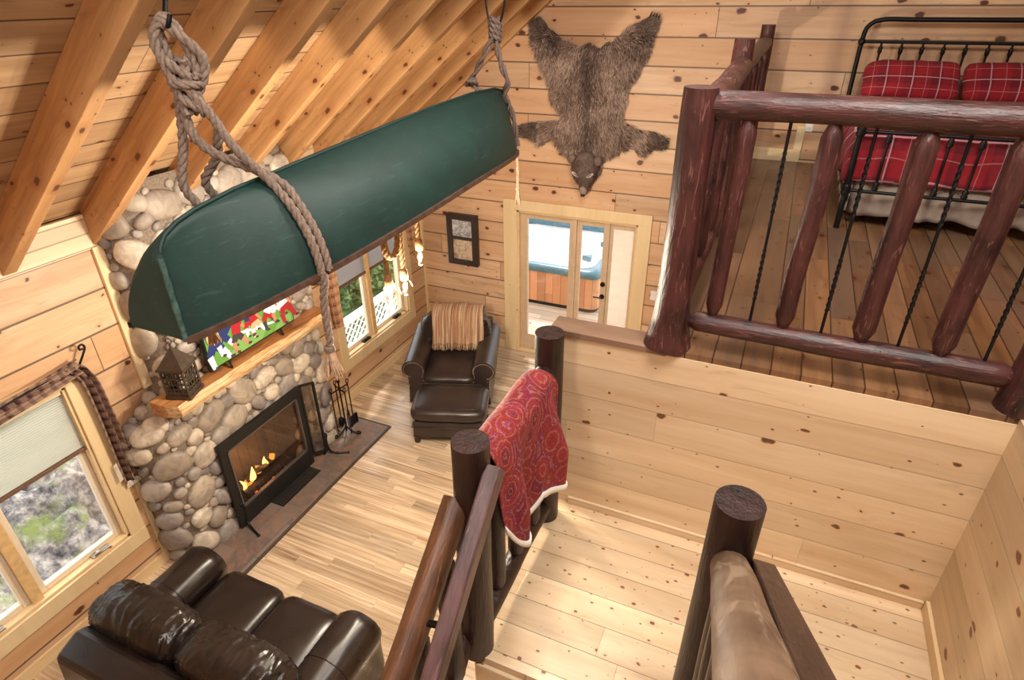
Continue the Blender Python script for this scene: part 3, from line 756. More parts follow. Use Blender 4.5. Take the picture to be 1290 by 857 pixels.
# hinged side panel, turned towards the room
P0 = V((-3.955, 3.70, 0)); P1 = V((-3.87, 3.80, 0))
m = MB()
for a, b in ((P0+V((0,0,.09)), P0+V((0,0,.97))), (P1+V((0,0,.09)), P1+V((0,0,.97)))): m.bar(a, b, .022, .022, up=(1,0,0))
m.bar(P0+V((0,0,.96)), P1+V((0,0,.96)), .02, .02); m.bar(P0+V((0,0,.10)), P1+V((0,0,.10)), .02, .02)
sp = m.build('side_panel', M['mattblack'], fs_)
m = MB(); m.bar(P0+V((0,0,.53)), P1+V((0,0,.53)), .004, .84); m.build('glass_panel', M['fireglass'], sp)
def scrollfoot(c, dx, dy):
    c = V(c); m = MB(); D = V((dx, dy, 0)).normalized()
    m.tube(crom([c+V((0,0,.30)), c+V((0,0,.12))+D*.004, c+D*.04+V((0,0,.05)), c+D*.13+V((0,0,.022)), c+D*.20+V((0,0,.016))], .015), .012, 8)
    m.ell(c+D*.205+V((0,0,.018)), (.018,.018,.016), None, 8, 6)
    m.ell(c+V((0,0,.27)), (.024,.024,.03), None, 10, 6)
    m.tube(crom([c+V((0,0,.10)), c-D*.03+V((0,0,.05)), c-D*.05+V((0,0,.022))], .015), .009, 8)
    m.build('foot', M['iron'], fs_)
scrollfoot((-3.935, 2.72, .0), .25, -.08); scrollfoot((-3.875, 3.83, .0), .25, .15)

# hearth, floor register, mantel
t = thing('hearth', 'slate tiled hearth slab in front of the stone fireplace', 'hearth', (-3.8, 3.3, 0))
MB().box(-4.10, -3.555, 2.14, 4.49, 0, .018).build('tile_slab', M['slate'], t)
m = MB(); m.box(-3.56, -3.535, 2.14, 4.51, 0, .022); m.box(-4.06, -3.56, 4.49, 4.51, 0, .022); m.build('edge_strip', plain('dark edge strip', (.06,.045,.04), .5), t, bevel=.003)
t = thing('floor_register', 'dark metal vent grille set in the hearth', 'vent', (-3.86, 3.31, .018))
m = MB(); m.box(-3.945, -3.785, 3.03, 3.59, .018, .022); m.build('frame', M['mattblack'], t)
m = MB()
for k in range(26): m.box(-3.93, -3.80, 3.045+.0208*k, 3.055+.0208*k, .022, .027)
m.build('grille', plain('dark grille', (.06,.055,.05), .5, .5), t)

def slab_mat():
    t = NT('amber slab wood'); P = t.coord()
    Q = t.n('Mapping', {0: P, 'Scale': (9, .9, 14)}).outputs[0]; a = t.noise(Q, 1.6, 6, .62, 1.2); b = t.noise(P, 4, 3)
    c = t.ramp(t.math('ADD', t.math('MULTIPLY', a, .75), t.math('MULTIPLY', b, .25)), [(.33, (.16,.05,.015)), (.5, (.42,.17,.055)), (.66, (.62,.32,.13))])
    return t.bsdf(c, .35, 0, t.bump(a, .3, .006))
def edge_mat():
    t = NT('peeled slab edge'); P = t.coord()
    Q = t.n('Mapping', {0: P, 'Scale': (9, 1.3, 22)}).outputs[0]; a = t.noise(Q, 2.0, 6, .65, 1.5)
    c = t.ramp(a, [(.36, (.30,.13,.05)), (.48, (.62,.38,.18)), (.66, (.78,.58,.34))])
    return t.bsdf(c, .5, 0, t.bump(a, .6, .012))
mt = thing('mantel_shelf', 'live edge timber mantel slab on the stone chimney', 'mantel', (-3.92, 3.2, 1.53))
m = MB(); n = 44; ring = []
for i in range(n+1):
    y = 2.33+1.80*i/n; k = mnoise.noise(V((y*3.1, .3, 0))); k2 = mnoise.noise(V((y*9, 2.3, 0)))
    e = min(1, min(i, n-i)/2+.55)
    xf = -4.0+.22*e+.022*k+.008*k2
    ring.append([V((-4.05, y, 1.525)), V((xf-.07+.015*k2, y, 1.525)), V((xf-.015, y, 1.545+.01*k)), V((xf, y, 1.585+.012*k2)), V((xf-.03, y, 1.64)), V((-4.05, y, 1.64))])
vs = [p for r_ in ring for p in r_]
for i in range(n):
    for j in range(6):
        j2 = (j+1) % 6; mi = 1 if j in (1, 2, 3) else 0
        m.add([ring[i][j], ring[i+1][j], ring[i+1][j2], ring[i][j2]], [(0,1,2,3)], mi, False)
m.add(ring[0], [(0,1,2,3,4,5)]); m.add(ring[-1], [(5,4,3,2,1,0)])
m.build('slab', [slab_mat(), edge_mat()], mt)

# ------------------------------------------------------------------ television
tv = thing('television', 'flat television showing a football game on the mantel under the canoe', 'television', (-3.89, 3.27, 1.64))
XT = -3.885; ty0, ty1, tz0, tz1 = 2.785, 3.755, 1.685, 2.24
MB().box(XT-.045, XT, ty0, ty1, tz0, tz1).build('bezel', M['mattblack'], tv, bevel=.004)
scr = []
mats = {'turf': (.11,.27,.05), 'turf2': (.17,.35,.09), 'crowd': (.10,.10,.13), 'white': (.62,.62,.66), 'navy': (.02,.035,.13), 'red': (.33,.02,.025), 'skin': (.42,.2,.11), 'tan': (.5,.35,.2), 'ball': (.13,.035,.02), 'dark': (.05,.04,.05)}
def scrmat(nm, c):
    t = NT('screen '+nm); b = t.n('BsdfPrincipled', {'Base Color': (*c, 1), 'Roughness': .15, 'Emission Color': (*c, 1), 'Emission Strength': .3}); t.t.links.new(b.outputs[0], t.out.inputs[0]); return t.m
keys = list(mats); SM = [scrmat(k, mats[k]) for k in keys]
pic = MB(); lay = [0]
def poly(k, pts):
    lay[0] += 1; x = XT+.001+.00012*lay[0]
    pic.add([V((x, y, z)) for y, z in pts], [tuple(range(len(pts)))], keys.index(k))
def limb(k, a, b, w0, w1):
    ax, az = a; bx, bz = b; d_ = math.hypot(bx-ax, bz-az); nx, nz = -(bz-az)/d_, (bx-ax)/d_
    poly(k, [(ax+nx*w0, az+nz*w0), (bx+nx*w1, bz+nz*w1), (bx-nx*w1, bz-nz*w1), (ax-nx*w0, az-nz*w0)])
def disc(k, c, rx, rz, n=12): poly(k, [(c[0]+rx*math.cos(2*PI*i/n), c[1]+rz*math.sin(2*PI*i/n)) for i in range(n)])
a, b = ty0+.012, ty1-.012
poly('turf', [(a, tz0+.014), (b, tz0+.014), (b, 1.93), (a, 1.97)]); poly('crowd', [(a, 1.97), (b, 1.93), (b, tz1-.012), (a, tz1-.012)])
poly('turf2', [(2.95, tz0+.014), (3.35, tz0+.014), (3.5, 1.86), (3.2, 1.88)]); poly('turf2', [(3.5, tz0+.014), (3.72, tz0+.014), (3.72, 1.78), (3.58, 1.80)])
limb('white', (3.13, 1.865), (3.52, 1.785), .012, .010); limb('white', (3.0, 1.70), (2.99, 1.78), .006, .006)
def player(c, s, shirt, pants, sock, lean):
    y, z = c
    limb(pants, (y, z), (y-.05*s, z-.075*s), .035*s, .028*s); limb(pants, (y, z), (y+.055*s, z-.07*s), .035*s, .028*s)
    limb(sock, (y-.05*s, z-.075*s), (y-.035*s, z-.17*s), .024*s, .017*s); limb(sock, (y+.055*s, z-.07*s), (y+.10*s, z-.15*s), .024*s, .017*s)
    limb('dark', (y-.035*s, z-.17*s), (y-.0*s, z-.18*s), .014*s, .010*s); limb('dark', (y+.10*s, z-.15*s), (y+.14*s, z-.155*s), .014*s, .010*s)
    h = (y+lean*s, z+.11*s); limb(shirt, (y, z-.005), h, .045*s, .055*s)
    disc('dark' if shirt == 'navy' else 'white' if shirt == 'red' else 'red', (h[0]+lean*.35*s, h[1]+.035*s), .035*s, .036*s)
    limb(shirt, h, (h[0]+.05*s, h[1]-.05*s), .022*s, .018*s); limb('skin', (h[0]+.05*s, h[1]-.05*s), (h[0]+.10*s, h[1]-.13*s), .016*s, .011*s)
player((2.87, 1.90), 1.25, 'navy', 'navy', 'white', .10); player((2.96, 1.93), 1.0, 'navy', 'navy', 'white', .12)
player((3.10, 1.88), .95, 'red', 'dark', 'skin', .02); player((3.24, 1.93), .8, 'navy', 'red', 'white', .03); player((3.31, 1.90), .85, 'red', 'tan', 'white', -.02)
player((3.45, 1.91), .9, 'white', 'red', 'dark', .09); player((3.56, 1.94), .9, 'white', 'white', 'skin', -.08); player((3.67, 1.90), 1.05, 'white', 'red', 'red', -.03)
disc('ball', (3.27, 1.785), .022, .016); disc('tan', (2.80+.03, 1.96), .02, .05)
sb = MB().box(XT, XT+.001, a, b, tz0+.014, tz1-.012).build('screen', M['mattblack'], tv)
pic.build('screen_picture', SM, sb)
for yy in (2.98, 3.58):
    m = MB(); m.bar((XT-.02, yy, tz0+.01), (XT+.05, yy-.04, 1.65), .016, .02); m.bar((XT-.02, yy, tz0+.01), (XT-.09, yy+.02, 1.65), .016, .02)
    m.bar((XT-.02, yy, tz0+.03), (XT-.02, yy, tz0-.01), .03, .03, up=(1,0,0)); m.build('stand_foot', M['mattblack'], tv)

# ------------------------------------------------------------------ lantern on the mantel
ln = thing('lantern', 'dark bronze house shaped candle lantern at the left end of the mantel', 'lantern', (-3.895, 2.53, 1.64))
M['bronze'] = plain('aged bronze tin', (.085,.062,.045), .5, .5, 25, .3)
c = V((-3.90, 2.53, 1.64)); hw = .085
ca, sa = math.cos(.35), math.sin(.35)
def R2(x, y, z): return c+V((x*ca-y*sa, x*sa+y*ca, z))
m = MB(); m.add([R2(x, y, z) for z in (0, .028) for x, y in ((-hw-.015,-hw-.015),(hw+.015,-hw-.015),(hw+.015,hw+.015),(-hw-.015,hw+.015))], [(0,3,2,1),(4,5,6,7),(0,1,5,4),(1,2,6,5),(2,3,7,6),(3,0,4,7)])
m.build('base', M['bronze'], ln)
for (sx, sy) in ((-1,-1),(1,-1),(1,1),(-1,1)):
    m = MB(); m.bar(R2(sx*hw, sy*hw, .02), R2(sx*hw, sy*hw, .26), .014, .014, up=(1,0,0)); m.build('corner_post', M['bronze'], ln)
for k in range(4):
    g = k*PI/2; dx, dy = math.cos(g), math.sin(g); tx, ty = -dy, dx; m = MB()
    for q in (-.05, -.017, .017, .05): m.bar(R2(dx*hw+tx*q, dy*hw+ty*q, .03), R2(dx*hw+tx*q, dy*hw+ty*q, .25), .008, .006, up=(1,0,0))
    for z in (.04, .085, .13, .18, .235): m.bar(R2(dx*hw-tx*hw, dy*hw-ty*hw, z), R2(dx*hw+tx*hw, dy*hw+ty*hw, z), .006, .012 if z != .04 else .05)
    for q in (-.034, 0, .034): m.bar(R2(dx*hw+tx*q, dy*hw+ty*q, .14), R2(dx*hw+tx*(q+.012), dy*hw+ty*(q+.012), .23), .006, .005, up=(1,0,0))
    m.build('fretwork_side', M['bronze'], ln)
m = MB(); e = hw+.022
m.add([R2(-e,-e,.25), R2(e,-e,.25), R2(e,e,.25), R2(-e,e,.25), R2(0,0,.42)], [(0,3,2,1),(0,1,4),(1,2,4),(2,3,4),(3,0,4)])
m.add([R2(-e,-e,.262), R2(e,-e,.262), R2(e,e,.262), R2(-e,e,.262)], [(0,1,2,3)])
m.build('roof', M['bronze'], ln)
m = MB()
vs = [R2(.022*math.cos(2*PI*i/20), .022*math.sin(2*PI*i/20), .42+.0) for i in range(20)]
m.tube([R2(0,0,.40), R2(0,0,.44)], .008, 8); m.tube([R2(.022*math.cos(2*PI*i/20), 0, .462+.022*math.sin(2*PI*i/20)) for i in range(20)], .004, 6, closed=True)
m.build('ring_handle', M['bronze'], ln)
m = MB(); m.lathe([(.03,.03),(.031,.12),(.028,.125),(.004,.122),(.003,.14)], c, 14); m.build('candle', M['cream'], ln)

# ------------------------------------------------------------------ fireplace tools
ft = thing('fireplace_tool_set', 'black iron fireplace tools on a scroll footed stand right of the hearth', 'fireplace tools', (-3.93, 4.21, .018))
b = V((-3.92, 4.21, .018)); m = MB()
m.tube([b+V((0,0,.04)), b+V((0,0,.68))], .009, 8); m.ell(b+V((0,0,.70)), (.02,.02,.03), None, 10, 6)
m.tube([b+V((-.02,-.11,.60)), b+V((.02,.11,.60))], .008, 8); m.tube([b+V((.1,-.04,.60)), b+V((-.08,.03,.60))], .008, 8)
m.build('stand', M['iron'], ft)
for k in range(3):
    g = k*2.1+.2; D = V((math.cos(g), math.sin(g), 0)); m = MB()
    m.tube(crom([b+V((0,0,.10)), b+D*.05+V((0,0,.05)), b+D*.13+V((0,0,.012)), b+D*.165+V((0,0,.03)), b+D*.145+V((0,0,.05)), b+D*.125+V((0,0,.035))], .012), .009, 8)
    m.build('scroll_foot', M['iron'], ft)
def tool(nm, off, fn):
    p = b+V(off); m = MB(); m.tube([p+V((0,0,.14)), p+V((0,0,.62))], .007, 8); m.tube([p+V((0,.018*math.cos(2*PI*i/14), .64+.025*math.sin(2*PI*i/14))) for i in range(14)], .006, 6, closed=True)
    fn(m, p); m.build(nm, M['iron'], ft)
tool('poker', (-.02,-.115,0), lambda m, p: (m.tube([p+V((0,0,.14)), p+V((0,0,.05))], [.007,.002], 8), m.tube([p+V((0,0,.12)), p+V((.03,0,.10))], .006, 6)))
tool('shovel', (.02,.115,0), lambda m, p: (m.box(p.x-.004, p.x+.006, p.y-.05, p.y+.05, .07, .20), m.box(p.x, p.x+.02, p.y-.055, p.y-.047, .07, .20), m.box(p.x, p.x+.02, p.y+.047, p.y+.055, .07, .20)))
tool('tongs', (.1,-.04,0), lambda m, p: (m.tube(crom([p+V((0,0,.40)), p+V((0,.025,.25)), p+V((0,.003,.06))], .02), .005, 6), m.tube(crom([p+V((0,0,.40)), p+V((0,-.025,.25)), p+V((0,-.003,.06))], .02), .005, 6)))
tool('brush', (-.08,.03,0), lambda m, p: m.lathe([(.012,.0),(.03,.03),(.032,.1),(.012,.13)], p+V((0,0,.05)), 12))

# ------------------------------------------------------------------ curtains
def ribbon(path, width, amp, nf, mb, wdir, fold, nj=26, phase=0, taper=None):
    """folded cloth strip: path of centre points, wdir across, fold = normal offset direction"""
    pts = [V(p) for p in path]; n = len(pts)
    def fn(u, v):
        i = u*(n-1); k = min(int(i), n-2); p = pts[k].lerp(pts[k+1], i-k)
        w_ = width*(taper(u) if taper else 1)
        return p + V(wdir)*w_*(v-.5) + V(fold)*amp*(math.sin(2*PI*nf*v+phase+u*1.3)+.35*math.sin(2*PI*nf*2.3*v+u*4))
    mb.grid(fn, 60, nj); return mb
cu = thing('scarf_curtain', 'brown checked scarf valance draped over the rod of the lower left window', 'curtain', (XL+.06, 1.5, 2.05))
m = MB()
path = crom([(XL+.05, .2, 1.96), (XL+.06, .6, 1.98), (XL+.065, 1.0, 1.985), (XL+.065, 1.5, 2.02), (XL+.06, 1.9, 2.05), (XL+.055, 2.07, 2.07)], .05)
ribbon(path, .115, .016, 2.2, m, (.15, 0, -1), (1, 0, .2)); m.build('swag', M['checkL'], cu, solid=.004)
m = MB()
path = crom([(XL+.055, 2.03, 2.08), (XL+.06, 2.09, 1.95), (XL+.055, 2.11, 1.6), (XL+.05, 2.115, 1.25), (XL+.045, 2.125, .98)], .05)
ribbon(path, .14, .024, 2.6, m, (.1, 1, 0), (1, 0, 0), taper=lambda u: .75+.35*u); m.build('tail', M['checkL'], cu, solid=.004)
m = MB(); rn = random.Random(3)
for k in range(34):
    y = 2.06+.13*k/33; m.tube([(XL+.045, y, .985), (XL+.047, y+rn.uniform(-.006,.006), .955), (XL+.045, y+rn.uniform(-.01,.01), .93)], .003, 4)
m.build('fringe', M['cream'], cu)['kind'] = 'stuff'; m = MB()
for k in range(20):
    z = 1.05+.16*k/19; m.tube([(XL+.05, 2.06, z), (XL+.06, 2.035, z-.01), (XL+.055, 2.015, z-.02)], .003, 4)
m.build('side_fringe', M['cream'], cu)['kind'] = 'stuff'
ro = thing('curtain_rod', 'thin black curtain rod with a curled end above the lower left window', 'curtain rod', (XL+.05, 1.2, 2.06))
m = MB(); m.tube([(XL+.05, .1, 1.99), (XL+.05, 2.08, 2.07)], .008, 8); m.build('rod', M['iron'], ro)
m = MB(); m.tube(crom([(XL+.05, 2.08, 2.07), (XL+.06, 2.12, 2.13), (XL+.06, 2.15, 2.175), (XL+.06, 2.14, 2.205), (XL+.06, 2.115, 2.20), (XL+.06, 2.115, 2.175), (XL+.06, 2.135, 2.175)], .01), .008, 8); m.build('curl', M['iron'], ro)
m = MB(); m.tube([(XL, 2.0, 2.066), (XL+.05, 2.0, 2.066)], .01, 8); m.build('bracket', M['iron'], ro)
def side_curtain(y, lab, zt, zb_):
    t = thing('curtain', lab, 'curtain', (XL+.05, y, zt))
    m = MB(); path = crom([(XL+.05, y, zt), (XL+.055, y, (zt*2+zb_)/3), (XL+.05, y+.01, (zt+2*zb_)/3), (XL+.045, y+.02, zb_)], .05)
    ribbon(path, .19, .028, 3.2, m, (0, 1, 0), (1, 0, 0), taper=lambda u: 1-.35*u); m.build('cloth', M['checkR'], t, solid=.004)
    m = MB()
    for k in range(8): m.tube([(XL+.05+.014*math.cos(2*PI*i/12), y-.08+.023*k, zt+.02+.014*math.sin(2*PI*i/12)) for i in range(12)], .003, 5, closed=True)
    m.build('ring', M['iron'], t)
side_curtain(4.72, 'tan checked curtain at the left side of the far window', 2.12, 1.05)
side_curtain(6.33, 'tan checked curtain at the right side of the far window, behind the hanging bulbs', 2.12, 1.45)
ro = thing('curtain_rod', 'black curtain rod above the window beside the armchair', 'curtain rod', (XL+.05, 5.5, 2.14))
m = MB(); m.tube([(XL+.05, 4.58, 2.14), (XL+.05, 6.48, 2.14)], .009, 8); m.build('rod', M['iron'], ro)
for yy in (4.6, 6.46): m = MB(); m.tube([(XL, yy, 2.14), (XL+.05, yy, 2.14)], .01, 8); m.build('bracket', M['iron'], ro)

# ------------------------------------------------------------------ canoe (hung keel up)
CY0, CY1 = 1.40, 4.84
def cx(t): return -2.045-.125*t
def zg(t): return 3.11+.04*t+.15*(1-(2*t-1)**2)
KZ = [(0, 3.46), (.004, 3.50), (.012, 3.535), (.03, 3.565), (.06, 3.588), (.12, 3.61), (.4, 3.648), (.61, 3.678), (.8, 3.686), (.92, 3.668), (.975, 3.63), (1, 3.545)]
def zk(t):
    for (a, za), (b, zb) in zip(KZ, KZ[1:]):
        if t <= b: return za+(zb-za)*(t-a)/(b-a)
    return KZ[-1][1]
def hb(t, side):
    w_ = max(0, 1-abs(2*t-1)**2.2)
    if t < .5 and side < 0: return .315+.06*min(1, t/.3)**.7*1.0
    if t < .5: e = .86
    else: e = .58+.2*(1-t)
    return .375*w_**e
def hull(t, side, u):
    a = (1.15 if side > 0 or t > .5 else 1.9)+(1.35 if side > 0 or t > .5 else .6)*min(1, min(t, 1-t)/.25)
    return V((cx(t)+side*hb(t, side)*(1-u**a)**(1/ (1+.35*(a-1.15))), CY0+(CY1-CY0)*t, zg(t)+(zk(t)-zg(t))*u))
def hn(t, side, u, o):
    """point lifted off the hull by o"""
    e = .01; p = hull(t, side, u); a = hull(min(t+e, .999), side, u)-hull(max(t-e, .001), side, u); b = hull(t, side, min(u+e, 1))-hull(t, side, max(u-e, 0))
    n = a.cross(b)*(-side); n = n.normalized() if n.length else V((0,0,1))
    if n.x*side < -.05 or n.z < -.3: n = -n
    return p+n*o
ca_ = thing('canoe', 'dark green canoe hung upside down from the rafters on ropes', 'canoe', (-2.1, 3.1, 3.11))
NT_ = 72; NU = 15
tt = [.5-.5*math.cos(PI*i/(NT_-1)) for i in range(NT_)]
def uu(k): return 1-(1-k)**1.25
m = MB(); vs = []; fs = []
ncol = 2*NU-1
for t in tt:
    for k in range(NU): vs.append(hull(t, 1, k/(NU-1)))
    for k in range(NU-2, -1, -1): vs.append(hull(t, -1, k/(NU-1)))
for i in range(NT_-1):
    for k in range(ncol-1): fs.append((i*ncol+k, i*ncol+k+1, (i+1)*ncol+k+1, (i+1)*ncol+k))
cap = [hull(0, -1, k/(NU-1)) for k in range(NU)]; n0 = len(vs); mid = [V((cx(0), p.y, p.z)) for p in cap]
m.add(vs, fs, 0, True)
m.add(cap+mid, [(k, k+1, NU+k+1, NU+k) for k in range(NU-1)], 0, True)
o = m.build('hull', M['canoe'], ca_)
# inner lining, a slightly smaller shell
m = MB(); vs2 = []
for t in tt:
    q = .03+.94*t
    for k in range(NU):
        p = hull(q, 1, k/(NU-1)); vs2.append(V((cx(q)+(p.x-cx(q))*.93, p.y, zg(q)+(p.z-zg(q))*.93)))
    for k in range(NU-2, -1, -1):
        p = hull(q, -1, k/(NU-1)); vs2.append(V((cx(q)+(p.x-cx(q))*.93, p.y, zg(q)+(p.z-zg(q))*.93)))
m.add(vs2, fs, 0, True); m.build('lining', M['canoe_in'], ca_)
for sd in (1, -1):
    m = MB(); pts = [hull(t, sd, 0)+V((sd*.004, 0, .004)) for t in tt]
    vs = []; fs = []
    for i, p in enumerate(pts):
        tg = (pts[min(i+1, len(pts)-1)]-pts[max(i-1, 0)]).normalized(); s_ = tg.cross(V((0,0,1))).normalized()
        for a, b in ((-1,-1),(1,-1),(1,1),(-1,1)): vs.append(p+s_*a*.013+V((0,0,b*.013)))
    for i in range(len(pts)-1):
        for k in range(4): fs.append((i*4+k, i*4+(k+1) % 4, (i+1)*4+(k+1) % 4, (i+1)*4+k))
    m.add(vs, fs); m.build('gunwale', M['gunwale'], ca_)
m = MB(); m.tube([hull(t, 1, 1)+V((0,0,.002)) for t in tt[2:-1]], .009, 6); m.build('keel_strip', M['canoe'], ca_)
m = MB()
m.tube([V((cx(0), CY0-.002, 3.11+(3.46-3.11)*k/12)) for k in range(13)], [.010+.004*abs(mnoise.noise(V((k*.7, 1, 2)))) for k in range(13)], 6); m.build('stem_band', M['scuff'], ca_)
for t in (.3, .55, .76):
    MB().bar(hull(t, -1, .02), hull(t, 1, .02), .05, .022, up=(0,0,1)).build('thwart', M['gunwale'], ca_, bevel=.004)

# ropes
def tassel(mb, p, L_, r, n, seed, R0=.012):
    rn = random.Random(seed); p = V(p)
    for k in range(n):
        a = rn.uniform(0, 2*PI); q = rn.uniform(.3, 1)**.6
        mb.tube([p+V((R0*math.cos(a), R0*math.sin(a), 0)), p+V((r*.6*q*math.cos(a), r*.6*q*math.sin(a), -L_*.5)), p+V((r*q*math.cos(a+.2), r*q*math.sin(a+.2), -L_*rn.uniform(.85, 1.08)))], [.005,.006,.003], 4)
rp = thing('rope_sling', 'thick pale rope sling knotted around the near end of the green canoe', 'rope', (-2.2, 1.85, 4.2), group=None)
m = MB(); R = .020
tC = .165
Cpts = [(-2.165,1.815,4.10), (-2.15,1.80,3.987), (-2.12,1.832,3.911), (-2.065,1.872,3.765)] + [tuple(hn(tC, 1, u, .022)) for u in (.93, .72, .45, .2, .04)]
rope(m, Cpts, R); m.build('right_strand', M['rope'], rp)
m = MB(); C2 = [tuple(V(p)+V((-.045, .03, .0))) for p in Cpts[:2]]+[(-2.20,1.79,3.88),(-2.15,1.82,3.76)] + [tuple(hn(tC+.011, 1, u, .022)) for k, u in enumerate((.93, .72, .45, .2, .04))]
rope(m, C2, R); m.build('second_strand', M['rope'], rp)
g0 = hull(tC, 1, 0)
m = MB(); rope(m, [hn(tC, 1, .05, .022), g0+V((.026, 0, -.02)), g0+V((.012, -.005, -.075)), g0+V((.0, -.008, -.2)), g0+V((.006, -.015, -.33)), g0+V((.0, -.02, -.375))], R*.95)
m.tube([g0+V((.0, -.02, -.36)), g0+V((.0, -.02, -.385))], .026, 10); tl = m.build('tail', M['rope'], rp)
m = MB(); tassel(m, g0+V((0, -.02, -.38)), .14, .05, 60, 4, .016); m.build('tassel', M['fringe'], tl)
m = MB(); rope(m, [g0+V((.02,0,-.02)), g0+V((-.04,0,-.035)), hull(tC,-1,0)+V((.04,0,-.035)), hull(tC,-1,0)+V((-.024,0,-.012)), hn(tC,-1,.12,.022)], R); m.build('under_strand', M['rope'], rp)
for k, (q, dy) in enumerate((((-2.215,1.80,3.99), -.05), ((-2.14,1.89,3.86), .055))):
    m = MB(); t0 = .12+(.03 if k else 0)
    mid = [(-2.25,1.79,3.80), (-2.29,1.765,3.62)] if k == 0 else [(-2.19,1.88,3.72), (-2.27,1.86,3.615)]
    rope(m, [q]+mid+[tuple(hn(t0, -1, u, .022)) for u in (.72, .5, .25, .05)]+[tuple(hull(t0, -1, 0)+V((-.01, 0, -.05))), tuple(hull(t0, -1, 0)+V((.03, 0, -.05)))], R); m.build('left_strand', M['rope'], rp)
gl = hull(.12, -1, 0); tp = V((-2.38, 1.77, 3.03))
m = MB(); rope(m, [tuple(gl+V((-.02,0,0))), tuple((gl+tp)/2), tuple(tp), tuple(tp+V((0,0,-.12)))], R*.9); t2 = m.build('left_tail', M['rope'], rp)
m = MB(); tassel(m, tp+V((0,0,-.11)), .09, .035, 40, 9, .014); m.build('tassel', M['fringe'], t2)
# the knot: two loops over the hook and a braided bundle
m = MB()
rope(m, [(-2.20,1.80,4.02), (-2.225,1.80,4.12), (-2.235,1.80,4.20), (-2.215,1.81,4.245), (-2.185,1.83,4.215), (-2.165,1.85,4.13), (-2.15,1.85,4.06), (-2.17,1.83,3.98)], R)
rope(m, [(-2.19,1.77,4.02), (-2.215,1.765,4.10), (-2.23,1.765,4.17), (-2.205,1.785,4.225), (-2.17,1.815,4.19), (-2.135,1.85,4.14), (-2.12,1.87,4.09), (-2.14,1.86,4.02), (-2.17,1.83,3.96)], R)
b0, b1 = V((-2.185,1.80,4.10)), V((-2.17,1.815,3.90))
for k in range(3):
    pts = []
    for i in range(15):
        s_ = i/14; a = 2*PI*(k/3+s_*1.1); pts.append(b0.lerp(b1, s_)+V((math.cos(a)*.032, math.sin(a)*.032, 0)))
    rope(m, pts, R*.9)
pts = []
for i in range(26):
    s_ = i/25; a = 2*PI*1.6*s_; pts.append(V((-2.178+.05*math.cos(a), 1.812+.05*math.sin(a), 4.04-.05*s_)))
rope(m, pts, R*.8)
m.build('knot', M['rope'], rp)
hk = thing('ceiling_hook', 'bent black hook holding the near rope sling under a rafter', 'hook', (-2.24, 1.92, 4.43))
m = MB(); m.tube(crom([(-2.27,1.93,zraft(-2.27)+.02), (-2.265,1.915,4.36), (-2.235,1.86,4.29), (-2.215,1.825,4.24), (-2.195,1.80,4.205), (-2.165,1.79,4.215), (-2.155,1.80,4.25)], .015), .009, 8); m.build('shank', M['iron'], hk)
m = MB(); m.tube([(-2.27,1.93,zraft(-2.27)-.004), (-2.27,1.93,zraft(-2.27)-.02)], .022, 12); m.build('nut', M['iron'], hk)

r2 = thing('rope_sling', 'dark twisted rope sling around the far end of the green canoe', 'rope', (-2.16, 4.6, 4.1))
def twist2(mb, pts, R):
    rope(mb, pts, R, strands=2, pitch=R*11)
R = .024
m = MB(); twist2(m, [(-2.17,4.58,4.04), (-2.22,4.56,3.93), (-2.30,4.57,3.81), (-2.36,4.58,3.70)]+[tuple(hn(.93, -1, u, .026)) for u in (.8, .5, .1)], R); m.build('left_strand', M['roped'], r2)
m = MB(); m.ell((-2.355,4.575,3.715), (.04,.04,.035), None, 10, 6); rope(m, [(-2.40,4.57,3.68), (-2.36,4.53,3.72), (-2.32,4.58,3.70), (-2.36,4.62,3.675), (-2.40,4.58,3.69)], .016); m.build('side_knot', M['roped'], r2)
m = MB(); twist2(m, [(-2.15,4.59,4.04), (-2.135,4.59,3.93), (-2.10,4.60,3.80), (-2.07,4.62,3.71)]+[tuple(hn(t_, 1, u, .024)) for t_, u in ((.945, .9), (.965, .7), (.975, .4), (.98, .08))], R); m.build('right_strand', M['roped'], r2)
p = hull(.985, 1, 0)
m = MB(); rope(m, [tuple(hn(.98, 1, .08, .024)), tuple(p+V((.02,0,-.03))), tuple(p+V((.02,.02,-.15))), tuple(p+V((.02,.02,-.33)))], .014); tl = m.build('tail', M['fringe'], r2)
m = MB(); m.ell(p+V((.02,.02,-.33)), (.02,.02,.025), None, 8, 6); tassel(m, p+V((.02,.02,-.33)), .14, .03, 30, 5, .01); m.build('tassel', M['fringe'], tl)
m = MB()
for k in range(3):
    pts = []
    for i in range(20):
        s_ = i/19; a = 2*PI*(k/3+s_*1.4); pts.append(V((-2.16+.034*math.cos(a), 4.6+.034*math.sin(a), 4.15-.15*s_)))
    rope(m, pts, .02)
m.ell((-2.16,4.6,4.08), (.045,.045,.06), None, 10, 8)
m.build('knot', M['roped'], r2)
for dx, lab in ((-.05, 'left one of the pair of black hooks over the far end of the canoe'), (.05, 'right one of the pair of black hooks over the far end of the canoe')):
    hk = thing('ceiling_hook', lab, 'hook', (-2.16+dx, 4.62, 4.6))
    m = MB(); zt = zraft(-2.16+dx)+.26
    m.tube(crom([(-2.16+dx*1.6,4.62,zt), (-2.16+dx*1.6,4.62,4.45), (-2.16+dx*1.5,4.61,4.25), (-2.16+dx*.9,4.60,4.13), (-2.16+dx*.2,4.60,4.10), (-2.16-dx*.1,4.60,4.14)], .02), .008, 8); m.build('shank', M['iron'], hk)
    m = MB(); m.tube([(-2.16+dx*1.6,4.62,zt-.004), (-2.16+dx*1.6,4.62,zt-.02)], .02, 10); m.build('nut', M['iron'], hk)
p = V((-2.13, 4.03, 3.17))
